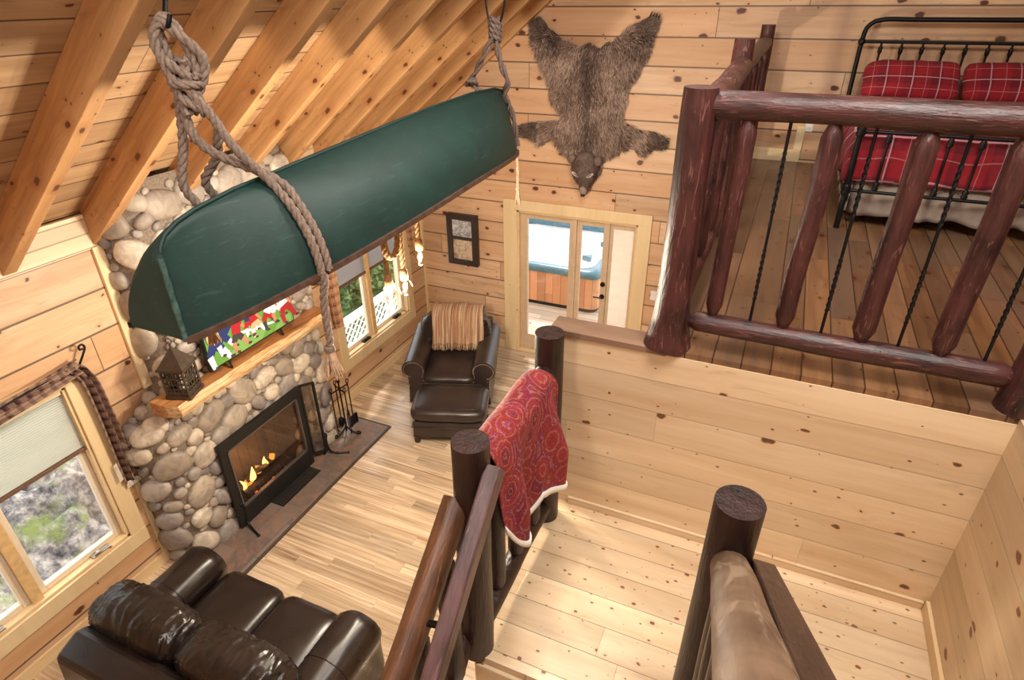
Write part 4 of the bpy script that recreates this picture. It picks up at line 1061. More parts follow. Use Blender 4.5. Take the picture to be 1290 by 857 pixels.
t = thing('bulb_glow_tassel', 'cream tassel standing in for a hidden bulb glowing below the far half of the canoe', 'tassel', p)  # pale tassel stands in for the glow of a hidden rope light
m = MB(); rope(m, [(-2.16,4.03,3.62), tuple(p+V((0,0,.2))), tuple(p)], .012); m.build('cord', M['fringe'], t)
m = MB(); tassel(m, p, .09, .05, 40, 8, .012); m.build('fringe', M['cream'], t)

# hanging rope lights below the canoe
M['bulbglass'] = glass_mat('bulb glass', (1,.96,.88), .08)
M['glow'] = emit('lamp filament', (1.0, .74, .42), 30)
def pend(x, y, zb, lab, coil):
    t = thing('rope_pendant_light', lab, 'pendant light', (x, y, zb), group='rope lights under the canoe')
    m = MB(); rope(m, [(x, y, 3.63), (x+.01, y, 3.35), (x, y, 3.1), (x, y, zb+.115)], .017)
    r_ = m.build('rope_cord', M['rope2'], t)
    if coil:
        m = MB()
        for q in (0, 1): rope(m, [V((x+.028+.012*q, y+.02+.075*math.cos(2*PI*i/22)*(1-.1*q), 3.03+.115*math.sin(2*PI*i/22)*(1-.06*q))) for i in range(23)], .016)
        m.build('coil', M['rope2'], t)
    m = MB(); m.lathe([(.017,.045),(.026,.05),(.026,.115),(.018,.125)], (x, y, zb), 14); m.build('socket', M['rope2'], t)
    m = MB(); m.lathe([(.004,-.062),(.026,-.054),(.043,-.03),(.047,0),(.04,.025),(.022,.05)], (x, y, zb), 18); b_ = m.build('bulb', M['bulbglass'], t)
    m = MB(); m.ell((x, y, zb), (.016,.016,.026), None, 8, 6); m.build('filament', M['glow'], b_)
    L = bpy.data.lights.new('pendant_lamp', 'POINT'); L.energy = 75; L.color = (1, .87, .68); L.shadow_soft_size = .05
    o = bpy.data.objects.new('pendant_lamp', L); o.location = (x, y, zb-.17); COL.objects.link(o)
pend(-2.1, 2.845, 2.685, 'rope light with a coiled loop, nearest of the three bulbs under the canoe', True)
pend(-2.1, 3.015, 2.655, 'lowest rope light, middle one of the three bulbs under the canoe', False)
pend(-2.1, 3.22, 2.785, 'farthest and highest of the three rope lights under the canoe', False)

# ------------------------------------------------------------------ bear pelt on the far wall
BEAR = [(-2.72, 4.049), (-2.577, 4.082), (-2.498, 3.976), (-2.342, 3.891), (-2.162, 3.829), (-2.064, 3.874), (-1.963, 3.822), (-1.776, 3.921), (-1.576, 4.046), (-1.424, 4.126), (-1.374, 4.077), (-1.394, 3.946), (-1.455, 3.759), (-1.534, 3.607), (-1.616, 3.45), (-1.648, 3.244), (-1.635, 3.094), (-1.481, 3.045), (-1.308, 3.033), (-1.167, 2.972), (-1.168, 2.877), (-1.313, 2.854), (-1.431, 2.784), (-1.564, 2.847), (-1.763, 2.756), (-1.838, 2.7), (-1.856, 2.571), (-1.93, 2.459), (-1.977, 2.322), (-2.06, 2.313), (-2.095, 2.443), (-2.182, 2.54), (-2.229, 2.666), (-2.331, 2.787), (-2.445, 2.88), (-2.555, 2.795), (-2.698, 2.862), (-2.857, 2.915), (-2.814, 3.007), (-2.616, 3.057), (-2.381, 3.083), (-2.328, 3.111), (-2.454, 3.273), (-2.514, 3.529), (-2.624, 3.709), (-2.693, 3.886)]
def inside(x, z):
    c = False; n = len(BEAR); j = n-1
    for i in range(n):
        xi, zi = BEAR[i]; xj, zj = BEAR[j]
        if (zi > z) != (zj > z) and x < (xj-xi)*(z-zi)/(zj-zi)+xi: c = not c
        j = i
    return c
def edged(x, z):
    b = 9; n = len(BEAR)
    for i in range(n):
        ax, az = BEAR[i]; bx, bz = BEAR[(i+1) % n]; dx, dz = bx-ax, bz-az
        t = max(0, min(1, ((x-ax)*dx+(z-az)*dz)/(dx*dx+dz*dz))); b = min(b, math.hypot(x-ax-t*dx, z-az-t*dz))
    return b
be = thing('bear_pelt', 'brown bear skin with head spread flat on the far plank wall', 'animal pelt', (-2.03, YF, 3.2))
def shr(k):
    c_ = V((-2.03, 3.2)); out = []
    n = len(BEAR)
    for i in range(n):
        a, b = V(BEAR[i-1]), V(BEAR[(i+1) % n]); d_ = (b-a).normalized(); nn = V((-d_.y, d_.x)); p = V(BEAR[i])
        q = p+nn*k
        if not inside(q.x, q.y): q = p-nn*k
        out.append(q)
    return out
m = MB(); m.prism([(p.x, YF-.004, p.y) for p in shr(.02)], (0, -.022, 0)); m.build('hide', M['hide'], be)
rn = random.Random(5); fb = MB(); fd = MB()
LIMB = [((-2.64, 4.03), .16), ((-1.43, 4.05), .2), ((-2.74, 2.95), .16), ((-1.24, 2.95), .16)]
cnt = 0
while cnt < 24000:
    x = rn.uniform(-2.87, -1.15); z = rn.uniform(2.42, 4.13)
    if not inside(x, z): continue
    cnt += 1
    e = edged(x, z); h = .02+.055*min(1, e/.18)
    dl = 9; dk = False
    for (c_, r_) in LIMB:
        if math.hypot(x-c_[0], z-c_[1]) < r_: dk = True
    # lie: down the body, outwards along the limbs
    dx = (x+2.03)*.45; dz = -.8
    k_ = max(0, min(1, (z-3.78)/.2)); dz = dz*(1-k_)+.5*k_; dx += (x+2.03)*.7*k_
    if z < 3.1 and abs(x+2.03) > .38: dx = math.copysign(1, x+2.03); dz = -.5
    cl = mnoise.noise_vector(V((x*7, z*7, 1.7)))
    d_ = V((dx+cl.x*.9+rn.uniform(-.35,.35), -.42-rn.uniform(0,.5), dz+cl.y*.9+rn.uniform(-.3,.3))).normalized()
    L_ = rn.uniform(.045, .085)*(0.75 if (dk or z < 2.75) else 1); w_ = rn.uniform(.0028, .0048)
    p = V((x, YF-h, z)); s_ = d_.cross(V((rn.uniform(-.4,.4), 1, rn.uniform(-.4,.4)))).normalized()*w_
    mid = p+d_*L_*.55; tip = mid+V((d_.x, d_.y*.2+.12, d_.z-.25)).normalized()*L_*.5
    if z > 2.7 and not dk and rn.random() < .75*math.exp(-((x+2.02+.05*mnoise.noise(V((z*4,0,0))))/(.10 if z < 3.5 else .16))**2): dk = True
    if not dk and z > 3.75 and abs(x+2.03) > .35 and rn.random() < .45: dk = True
    (fd if dk else fb).add([p-s_, p+s_, mid+s_*.8, mid-s_*.8, tip], [(0,1,2,3),(3,2,4)])
f = fb.build('fur', M['fur'], be); f['kind'] = 'stuff'
f = fd.build('paw_fur', M['furdark'], be); f['kind'] = 'stuff'
hd = MB(); hc = V((-2.02, YF-.10, 2.60))
hd.ell(hc, (.155,.10,.20), None, 18, 12, 1, 1, lambda q: -.28*max(0, -q.z/.2)+.05*mnoise.noise(q*14))
hd.ell(hc+V((.005,-.015,-.19)), (.062,.062,.11), None, 14, 10)
hm = hd.build('head', M['furdark'], be)
fh = MB()
for k in range(2600):
    a = rn.uniform(0, 2*PI); b = rn.uniform(-.9, 1.2); n_ = V((math.cos(b)*math.cos(a), -abs(math.cos(b)*math.sin(a)), math.sin(b)))
    p = hc+V((n_.x*.15*(1-.28*max(0,-n_.z)), n_.y*.098, n_.z*.195)); d_ = (n_*.5+V((n_.x*.4, 0, -.9))+V((rn.uniform(-.3,.3),)*3)*.4).normalized()
    s_ = d_.cross(n_+V((.01,0,0))).normalized()*.003; L_ = rn.uniform(.02,.04)
    fh.add([p-s_, p+s_, p+d_*L_], [(0,1,2)])
q = fh.build('head_fur', M['furdark'], hm); q['kind'] = 'stuff'
m = MB(); m.ell(hc+V((.005,-.03,-.215)), (.05,.05,.08), None, 14, 9); m.build('muzzle', M['snout'], hm)
m = MB(); m.ell(hc+V((.005,-.05,-.285)), (.028,.028,.02), None, 12, 8); m.build('nose', M['claw'], hm)
for s in (-1, 1):
    m = MB(); e_ = hc+V((s*.085, -.075, -.05)); m.tube([e_+V((.038*math.cos(g_), -.01, .012*math.sin(g_)+s*.022*math.cos(g_))) for g_ in [2*PI*i/14 for i in range(14)]], .006, 6, closed=True); rim = m.build('eye_rim', M['eye'], hm)
    m = MB(); m.ell(e_+V((0,-.0,0)), (.022,.014,.013), None, 10, 6); m.build('eye', M['claw'], hm)
    m = MB(); m.ell(hc+V((s*.15,-.03,.10)), (.05,.02,.055), None, 12, 8); m.build('ear', M['furdark'], hm)
for (px, pz, dx, dz) in ((-2.65, 4.07, -.3, 1), (-1.41, 4.11, .3, 1), (-2.84, 2.95, -1, -.2), (-1.17, 2.92, 1, -.3)):
    m = MB(); D = V((dx, 0, dz)).normalized(); S_ = V((-D.z, 0, D.x))
    for k in range(4):
        b_ = V((px, YF-.035, pz))+S_*(-.042+.028*k)-D*.02; m.tube([b_, b_+D*.03+V((0,-.012,0)), b_+D*.05+V((0,-.002,0))], [.007,.006,.001], 6)
    m.build('claws', M['claw'], be)

# ------------------------------------------------------------------ picture on the far wall
pf = thing('picture_frame', 'dark wooden box frame with two small prints left of the patio door', 'picture frame', (-3.65, YF, 1.5))
fx0, fx1, fz0, fz1 = -3.865, -3.43, 1.17, 1.86; yb = YF-.075
m = MB(); w_ = .075
m.box(fx0, fx0+w_, yb, YF-.002, fz0, fz1); m.box(fx1-w_, fx1, yb, YF-.002, fz0, fz1); m.box(fx0+w_, fx1-w_, yb, YF-.002, fz0, fz0+w_); m.box(fx0+w_, fx1-w_, yb, YF-.002, fz1-w_, fz1); m.box(fx0+w_, fx1-w_, yb+.005, YF-.002, 1.52, 1.56)
m.build('frame', M['foot'], pf, bevel=.005)
def art(name, ramp_, sc):
    t = NT(name); P = t.coord(); n = t.noise(P, sc, 5, .7, 1.0); return t.bsdf(t.ramp(n, ramp_), .35)
MB().box(fx0+w_, fx1-w_, yb+.02, YF-.004, 1.56, fz1-w_).build('upper_print', art('grey print', [(.35, (.12,.12,.13)), (.5, (.42,.42,.44)), (.62, (.75,.74,.72))], 14), pf)
MB().box(fx0+w_, fx1-w_, yb+.02, YF-.004, fz0+w_, 1.52).build('lower_print', art('tan print', [(.35, (.30,.19,.11)), (.5, (.62,.47,.33)), (.65, (.78,.68,.55))], 9), pf)

# ------------------------------------------------------------------ bed on the loft
bd = thing('bed', 'black iron bed with plaid bedding against the loft wall', 'bed', (1.2, 5.6, ZLOFT))
BX0, BX1, YH, YFt = .42, 1.98, 6.56, 4.72
m = MB(); r = .019
m.tube(crom([(BX0, YH, ZLOFT), (BX0, YH, 3.5), (BX0, YH, 3.93), (BX0+.03, YH, 4.05), (BX0+.13, YH, 4.09), (BX0+.4, YH, 4.09), (BX1-.4, YH, 4.09), (BX1-.13, YH, 4.09), (BX1-.03, YH, 4.05), (BX1, YH, 3.93), (BX1, YH, 3.5), (BX1, YH, ZLOFT)], .04), r, 10)
for z in (3.92, 3.30): m.tube([(BX0, YH, z), (BX1, YH, z)], .012, 8)
for x in (BX0, BX1): m.ell((x, YH, 3.92), (.03,.03,.035), None, 10, 6)
hb_ = m.build('headboard_frame', M['iron'], bd)
for k in range(9):
    x = BX0+.155*(k+1)+.0; m = MB(); m.tube([(x, YH, 3.30), (x, YH, 3.92)], .009, 8); m.lathe([(.010,-.035),(.019,-.012),(.015,0),(.02,.012),(.010,.03)], (x, YH, 3.86), 10); m.build('headboard_spindle', M['iron'], bd)
m = MB(); zt = 3.64
m.tube(crom([(BX0+.01, YFt, ZLOFT), (BX0+.01, YFt, 3.3), (BX0+.01, YFt, zt-.12), (BX0+.04, YFt, zt-.03), (BX0+.13, YFt, zt), (BX0+.4, YFt, zt), (BX1-.4, YFt, zt), (BX1-.13, YFt, zt), (BX1-.04, YFt, zt-.03), (BX1-.01, YFt, zt-.12), (BX1-.01, YFt, 3.3), (BX1-.01, YFt, ZLOFT)], .04), r, 10)
for z in (3.50, 3.11): m.tube([(BX0, YFt, z), (BX1, YFt, z)], .012, 8)
for x in (BX0+.01, BX1-.01):
    for z in (3.11, 3.5): m.lathe([(.02,-.04),(.032,-.015),(.026,0),(.032,.015),(.02,.04)], (x, YFt, z), 12)
m.build('footboard_frame', M['iron'], bd)
for k in range(8):
    x = BX0+.01+.171*(k+1); m = MB(); m.tube([(x, YFt, 3.11), (x, YFt, 3.50)], .009, 8)
    for z in (3.145, 3.46): m.lathe([(.010,-.03),(.022,-.012),(.014,0),(.02,.014),(.010,.03)], (x, YFt, z), 10)
    m.build('footboard_spindle', M['iron'], bd)
m = MB()
for x in (BX0+.02, BX1-.02): m.bar((x, YFt, 3.05), (x, YH, 3.05), .03, .04)
m.build('side_rail', M['iron'], bd)
MB().box(BX0+.08, BX1-.08, YFt+.14, YH-.04, 3.06, 3.22).build('box_spring', M['mattress'], bd, bevel=.03)
m = MB(); m.ell(((BX0+BX1)/2, (YFt+YH)/2+.05, 3.32), ((BX1-BX0)/2-.07, (YH-YFt)/2-.12, .12), None, 48, 13, .16, .4); m.build('mattress', M['mattress'], bd)
# skirt with soft folds, round the foot and the left side
m = MB(); pts = []
for i in range(61): pts.append((BX0+.055, YH-.05-(YH-YFt-.16)*i/60, -1, 0))
for i in range(61): pts.append((BX0+.055+(BX1-BX0-.11)*i/60, YFt+.11, 0, -1))
def sk(u, v):
    i = min(int(u*(len(pts)-1)), len(pts)-1); x, y, nx, ny = pts[i]; a = (.012+.014*v)*math.sin(i*.9+1.4*math.sin(i*.31))+.015*v
    return V((x+nx*a, y+ny*a, 3.165-.24*v+.012*math.sin(i*.45)*v))
m.grid(sk, len(pts), 8); m.build('dust_ruffle', M['skirt'], bd, solid=.004)
def drape(name, lab, cat, x0, x1, y0, y1, zt, ds, df, mat, nx=52, ny=56, seed=1, grp=None):
    """bed cover: flat top, hanging ds at the sides and df at the foot"""
    m = MB()
    def fn(u, v):
        s = -ds+(x1-x0+2*ds)*u; t = -df+(y1-y0+df)*v; W_ = x1-x0
        ex = max(0, -s, s-W_); et = max(0, -t); e = max(ex, et); x = x0+max(0, min(W_, s)); y = y0+max(0, t)
        n_ = mnoise.noise(V((s*3+seed, t*3, .4))); f_ = min(1, e/.12)
        o = .03*f_+.02*f_*n_+.012*f_*math.sin((t if ex > et else s)*16+n_*3)
        if ex > et: x += (-o if s < 0 else o)
        elif et > 0: y -= o
        r_ = .035; z = zt-(e-r_*.43 if e > r_ else e*e/(2*r_)*.6)
        return V((x, y, z+.012*n_*(1-f_)))
    m.grid(fn, nx, ny); return tag(m.build(name, mat, None, solid=.018), lab, cat, grp)
drape('plaid_quilt', 'red plaid quilt covering the iron bed', 'quilt', BX0+.02, BX1-.02, YFt+.09, YH-.1, 3.475, .36, .33, M['plaidred'])
def pillow(cx_, lab):
    rot = Matrix.Rotation(math.radians(40), 3, 'X')
    m = MB(); m.rbox((0, 0, 0), (.345,.18,.10), 8, 20, lambda q: .05*mnoise.noise(q*6+V((cx_, 0, 0)))+.02*mnoise.noise(q*17), rot, nz=2.2)
    return tag(m.build('pillow', M['plaidpil'], None), lab, 'pillow', 'red plaid pillows')
p1 = pillow(.3, 'left red plaid pillow against the headboard'); p1.location = (.825, 6.28, 3.655)
p2 = pillow(2.3, 'right red plaid pillow, cut by the edge of the photo'); p2.location = (1.545, 6.28, 3.655)

# ------------------------------------------------------------------ loft railings
lr = thing('log_railing', 'red stained log railing with twisted iron rods in front of the bed', 'railing', (.3, 2.62, ZLOFT))
YR = 2.62
MB().log((-.345, 2.60, ZLOFT-.0), (-.345, 2.60, 3.985), .078, .066, n=26, seg=18, wob=.05, bend=.012, seed=1, flare=.45).build('corner_post', M['logZ'], lr)
MB().log((1.035, 2.61, ZLOFT), (1.035, 2.61, 3.985), .066, .06, n=20, seg=16, seed=2, flare=.15).build('end_post', M['logZ'], lr)
MB().log((-.315, YR, 3.92), (1.05, YR, 3.928), .052, .058, n=26, seg=18, wob=.07, seed=3).build('top_rail', M['logX'], lr)
m = MB(); m.log((-.275, YR, 2.978), (1.0, YR, 2.975), .047, .052, n=26, seg=16, wob=.06, seed=4, taper=.05); m.build('bottom_rail', M['logX'], lr)
for k, x in enumerate((-.157, .143, .447, .735)):
    MB().log((x-.008, YR, 3.015), (x+.006, YR, 3.885), (.036, .040, .044, .045)[k], n=16, seg=14, wob=.035, bend=.012, taper=.06, seed=10+k).build('log_baluster', M['logZ'], lr)
for k, x in enumerate((-.002, .287, .578, .879)):
    m = MB(); m.tube([(x, YR, 3.01), (x, YR, 3.88)], .0065, 8)
    for (za, zb) in ((3.13, 3.36), (3.52, 3.76)):
        for q in (0, PI): m.tube([V((x+.0042*math.cos(q+2*PI*i/9), YR+.0042*math.sin(q+2*PI*i/9), za+(zb-za)*i/36)) for i in range(37)], .0052, 6)
    m.build('twisted_rod', M['iron'], lr)
sr = thing('log_railing', 'log railing running back to the far wall along the left side of the loft', 'railing', (-.345, 4.6, ZLOFT))
MB().log((-.35, 4.25, ZLOFT), (-.35, 4.25, 4.06), .062, .06, n=18, seed=5).build('post', M['logZ'], sr)
MB().log((-.35, 6.45, ZLOFT), (-.35, 6.45, 4.05), .062, .06, n=18, seed=6).build('post', M['logZ'], sr)
MB().log((-.315, 2.68, 3.90), (-.34, 4.2, 3.91), .062, .058, n=18, seed=7).build('top_rail', M['logY'], sr)
MB().log((-.35, 4.3, 3.90), (-.35, 6.40, 3.91), .055, .055, n=18, seed=8).build('top_rail', M['logY'], sr)
MB().log((-.345, 2.70, 2.97), (-.35, 6.40, 2.97), .05, .05, n=18, seed=9).build('bottom_rail', M['logY'], sr)
for k, y in enumerate((2.95, 3.35, 3.8, 4.75, 5.25, 5.75)):
    MB().log((-.345, y, 3.0), (-.345, y, 3.88), .042, n=14, wob=.08, taper=.07, seed=20+k).build('log_baluster', M['logZ'], sr)

# ------------------------------------------------------------------ landing and stair railings
la = thing('landing_railing', 'dark log railing with two newel posts under the red paisley blanket', 'railing', (-.86, 1.95, ZLAND))
MB().log((-.868, 2.395, ZLAND-.02), (-.868, 2.395, 2.893), .072, .070, n=22, seg=20, wob=.03, bend=.006, seed=31).build('newel_post', M['newel'], la, bevel=.006)
MB().log((-.862, 1.515, ZLAND-.02), (-.85, 1.525, 2.888), .074, .072, n=22, seg=20, wob=.03, bend=.006, seed=32).build('newel_post', M['newel'], la, bevel=.006)
MB().log((-.862, 1.55, 2.69), (-.868, 2.36, 2.69), .052, n=14, seed=33).build('top_rail', M['newel'], la)
MB().log((-.862, 1.55, 1.80), (-.868, 2.36, 1.80), .048, n=14, seed=34).build('bottom_rail', M['newel'], la)
for k, y in enumerate((1.74, 1.96, 2.18)): MB().log((-.864, y, 1.82), (-.864, y, 2.67), .04, n=12, taper=.06, seed=35+k).build('log_baluster', M['newel'], la)
lw = thing('stair_railing', 'log railing of the lower flight going down towards the camera, with flat plum handrail board', 'railing', (-.87, 1.2, 1.7))
A = V((-.905, 1.50, 2.60)); B = V((-.885, .50, 1.86))
MB().log(A, B, .058, .056, n=20, seg=16, wob=.05, bend=.012, seed=41).build('log_rail', M['lowlog'], lw)
A2 = V((-.765, 1.555, 2.77)); B2 = V((-.735, .40, 1.78))
MB().bar(A2, B2, .062, .10, up=(0,.6,.8)).build('handrail_board', M['board'], lw, bevel=.008)
d_ = (B2-A2).normalized()
for s_ in (.03, .55): m = MB(); q = A2+d_*s_; m.tube([q+V((0,0,-.03)), q+V((-.09,0,-.06))], .013, 8); m.build('bracket', M['iron'], lw)
MB().log(A+V((0,-.02,-.80)), B+V((0,0,-.80)), .05, n=14, seed=42).build('bottom_rail', M['newel'], lw)
for k, s_ in enumerate((.16, .38, .60, .80)):
    q = A.lerp(B, s_); MB().log(q+V((.02,0,-.80)), q+V((.01,0,-.02)), .044, n=12, taper=.05, seed=43+k).build('log_baluster', M['newel'], lw)
ur = thing('stair_railing', 'stair railing with a thick pale worn log rail at the bottom right, below the camera', 'railing', (.08, 1.5, ZLAND))
MB().log((.068, 1.54, ZLAND), (.080, 1.55, 2.925), .080, .077, n=22, seg=24, wob=.02, bend=.005, seed=51).build('newel_post', M['newel'], ur, bevel=.008)
A = V((.092, 1.47, 2.715)); B = V((.110, .62, 3.42))
MB().log(A, B+(B-A)*.3, .062, .060, n=22, seg=18, wob=.04, bend=.01, seed=52).build('log_rail', M['palelog'], ur)
A2 = V((.19, 1.54, 2.66)); B2 = V((.225, .70, 3.28))
MB().bar(A2, B2+(B2-A2)*.3, .075, .085, up=(0,.6,.8)).build('handrail_board', M['board2'], ur, bevel=.008)
for s_ in (.04, .6): m = MB(); q = A2.lerp(B2, s_); m.tube([q+V((0,0,-.03)), q+V((-.08,0,-.03))], .014, 8); m.build('bracket', M['iron'], ur)
MB().log(A+V((0,.02,-.82)), B+V((0,0,-.82)), .05, n=14, seed=53).build('bottom_rail', M['newel'], ur)
for k, s_ in enumerate((.12, .35, .6, .85)):
    q = A.lerp(B, s_); MB().log(q+V((0,0,-.80)), q+V((0,0,-.04)), .04, n=12, taper=.05, seed=54+k).build('log_baluster', M['newel'], ur)

# ------------------------------------------------------------------ red paisley cloth over the landing rail
pc = thing('paisley_blanket', 'red paisley blanket with white hem draped over the landing railing', 'blanket', (-.86, 2.0, 2.75))
def hemz(y): 
    k = max(0, min(1, (y-1.98)/.06)); a = 2.13+.30*max(0, (1.80-y)/.2)**1.6+.03*math.sin((y-1.62)*9); b = 2.22-.16*(y-2.02)/.34
    return a*(1-k)+b*k
def bl_(u, v):
    """u along the rail, v from the far (outer) hem over the rail to the near hem"""
    y = 1.615+.70*u; rr = .078; zc = 2.70-.05*max(0, (u-.82)/.18)**2
    lo = .62; top = PI*rr*.95; hi = zc-hemz(1.615+.745*u); T = lo+top+hi; s = v*T
    k = mnoise.noise(V((y*6, s*3, .3)))
    if s < lo: x, z, n_ = -.868-rr, zc-(lo-s), 0; f_ = -(lo-s)/lo
    elif s < lo+top:
        a = PI-(s-lo)/top*PI; x, z = -.868+rr*math.cos(a), zc+rr*math.sin(a); f_ = 0
    else:
        q = s-lo-top; f_ = min(1, q/.35); x, z = -.868+rr, zc-q
    w_ = .045*math.sin(y*15+.8)+.020*math.sin(y*31+2+z*3)+.02*k
    x += f_*w_+max(0, f_)*.030
    y2 = y+(.045*u*max(0, f_))+.01*k
    return V((x, y2, z+.012*k*(1-abs(f_))))
m = MB(); m.grid(bl_, 64, 70); m.build('cloth', M['paisley'], pc, solid=.007)
m = MB(); 
def hem(u, v):
    p = bl_(u, 1.0); return p+V((.006, 0, .012-.036*v))
m.grid(hem, 64, 3); m.build('white_hem', M['white'], pc, solid=.012)

# ------------------------------------------------------------------ loveseat
sf = thing('loveseat', 'dark brown leather loveseat seen from behind, facing the fireplace', 'sofa', (-2.8, 1.5, 0))
sx0, sx1 = -3.69, -1.90; aw_ = .36
def cush(c, r, e=.28, e2=.42, dz=0.03, sd=0, wr=.0, nu=40, nv=18):
    m = MB(); m.rbox(c, r, 7, 16, lambda q: .012*mnoise.noise(q*6+V(c)), nz=3.2); return m
def bolster(c, sd):
    def dsp(q):
        a = mnoise.noise(V((q.x*34+sd+3*mnoise.noise(q*5), q.y*5, q.z*7))); b = mnoise.noise(V((q.x*13+sd, q.y*7, q.z*5)))
        return .045*(1-abs(a))**3-.02+.035*b
    m = MB(); m.rbox(c, (.40,.185,.20), 4.0, 44, dsp, nz=2.6); return m
MB().box(sx0+.05, sx1-.05, 1.08, 2.0, .10, .30).build('base', M['leather'], sf, bevel=.02)
cush((-3.055, 1.73, .385), (.285,.345,.105), .22, .38).build('seat_cushion', M['leather'], sf); cush((-2.51, 1.73, .385), (.265,.345,.105), .22, .38).build('seat_cushion', M['leather'], sf)
for xc, s in ((sx0+aw_/2, -1), (sx1-aw_/2, 1)):
    m = MB(); n = 30; vs = []
    prof = [(-.155,.08), (-.16,.36)]+[(-.0+.178*math.cos(a), .485+.15*math.sin(a)) for a in [PI*1.12-PI*1.24*i/16 for i in range(17)]]+[(.15,.36), (.15,.08)]
    def arm(u, v, xc=xc, s=s):
        k = v*(len(prof)-1); i = min(int(k), len(prof)-2); a, b = prof[i], prof[i+1]; q = k-i
        y = 1.02+1.03*u; e_ = math.sqrt(max(0, 1-(max(0, u-.94)/.06)**2))*.12+.88
        return V((xc+s*(-1 if s > 0 else -1)*0+(a[0]+(b[0]-a[0])*q)*e_, y, .35+((a[1]+(b[1]-a[1])*q)-.35)*e_+.006*mnoise.noise(V((y*5, k, s)))))
    m.grid(arm, 24, 44); e0 = [arm(1, j/43) for j in range(44)]; m.add(e0, [tuple(range(44))]); a_ = m.build('arm', M['leather'], sf)
    m = MB(); m.tube([arm(.62, j/43)+V((0, 0, .001)) for j in range(4, 40)], .004, 6); m.build('seam', M['leather'], a_)
bolster((-3.275, 1.36, .70), 1).build('back_cushion', M['leather2'], sf)
bolster((-2.49, 1.36, .70), 9).build('back_cushion', M['leather2'], sf)
m = MB(); m.prism([(sx0+.08, 1.20, .25), (sx0+.08, 1.20, .73), (sx0+.08, 1.12, .765), (sx0+.08, .96, .70), (sx0+.08, .90, .10), (sx0+.08, 1.15, .10)], (sx1-sx0-.16, 0, 0)); m.build('back', M['leather'], sf, bevel=.03)
for x in (sx0+.12, sx1-.12):
    for y in (1.0, 1.95): MB().lathe([(.02,0),(.03,.02),(.032,.07),(.04,.11)], (x, y, 0), 12).build('foot', M['foot'], sf)

# ------------------------------------------------------------------ armchair and ottoman (local frame: front towards -Y)
RZ = math.radians(20)
ac = thing('armchair', 'dark leather rolled arm armchair with brown throw, beside the far window', 'armchair', (-3.09, 5.12, 0), RZ)
MB().box(-.40, .40, .02, .80, .10, .30).build('base', M['leather3'], ac, bevel=.02)
cush((0, .27, .385), (.325,.345,.11), .25, .42).build('seat_cushion', M['leather3'], ac)
rx = Matrix.Rotation(math.radians(-12), 3, 'X')
m = MB(); m.rbox((0, .68, .655), (.44,.155,.29), 4.5, 26, lambda q: .04*mnoise.noise(q*7)+.02*mnoise.noise(q*22), rx, nz=3); m.build('back_cushion', M['leather2'], ac)
m = MB(); m.prism([(-.45, .74, .12), (-.45, .80, .80), (-.45, .92, .78), (-.45, .88, .12)], (.90, 0, 0)); m.build('back', M['leather3'], ac, bevel=.03)
for s in (-1, 1):
    m = MB(); prof = [(-.12,.08), (-.115,.30), (-.10,.44)]+[(.022+.135*math.cos(a), .535+.125*math.sin(a)) for a in [PI*1.1-PI*1.45*i/18 for i in range(19)]]+[(.09,.44), (.085,.30), (.10,.08)]
    def arm2(u, v, s=s):
        k = v*(len(prof)-1); i = min(int(k), len(prof)-2); a, b = prof[i], prof[i+1]; q = k-i
        return V((s*(.385+(a[0]+(b[0]-a[0])*q)), -.03+.88*u, (a[1]+(b[1]-a[1])*q)+.06*u*u))
    m.grid(arm2, 18, 46); m.add([arm2(0, j/45) for j in range(46)], [tuple(range(46))]); m.add([arm2(1, j/45) for j in range(46)], [tuple(range(46))])
    a_ = m.build('arm', M['leather3'], ac)
    m = MB()
    for j in range(2, 44):
        p = arm2(0, j/45); cc = V((s*.40, p.y, .45)); q = p+(cc-p).normalized()*.022; m.ell(q+V((0,-.003,0)), (.0065,.005,.0065), None, 6, 4)
    nh = m.build('nailhead_trim', M['brass'], a_)
for x in (-.40, .40):
    for y in (.02, .80): MB().lathe([(.018,0),(.03,.025),(.03,.06),(.04,.10)], (x, y, 0), 12).build('foot', M['foot'], ac)
th = thing('throw_blanket', 'striped brown and cream woven throw over the armchair back', 'throw', (-3.09, 5.12, 0), RZ)
path = crom([(0, .95, .55), (0, .955, .74), (0, .935, .90), (0, .84, .975), (0, .73, .985), (0, .61, .945), (0, .535, .84), (0, .495, .72), (0, .46, .61)], .02)
m = MB(); nP = len(path)
def thr(u, v):
    k = u*(nP-1); i = min(int(k), nP-2); p = path[i].lerp(path[i+1], k-i); x = -.27+.62*v+.0*u
    return V((x+.012*math.sin(u*9), p.y+.012*math.sin(v*40+u*2)+.008*math.sin(v*90), p.z-.03*math.cos((v-.5)*2.6)*0+.018*mnoise.noise(V((v*7, u*4, 0)))-.05*abs(v-.5)**2))
m.grid(thr, 60, 70); m.build('cloth', M['throw'], th, solid=.01)
m = MB(); rn = random.Random(8)
for k in range(64):
    p = thr(1, k/63); m.tube([p, p+V((rn.uniform(-.008,.008), -.012, -.035)), p+V((rn.uniform(-.014,.014), -.012, -.06-rn.uniform(0,.02)))], [.005,.005,.003], 5)
m.build('fringe', M['throw'], th)
ot = thing('ottoman', 'dark leather ottoman in front of the armchair', 'ottoman', (-2.865, 4.745, 0), RZ)
cush((0, 0, .375), (.415,.295,.095), .18, .36).build('cushion', M['leather3'], ot)
m = MB(); m.box(-.385, .385, -.27, .27, .09, .30); m.build('base', M['leather3'], ot, bevel=.025)
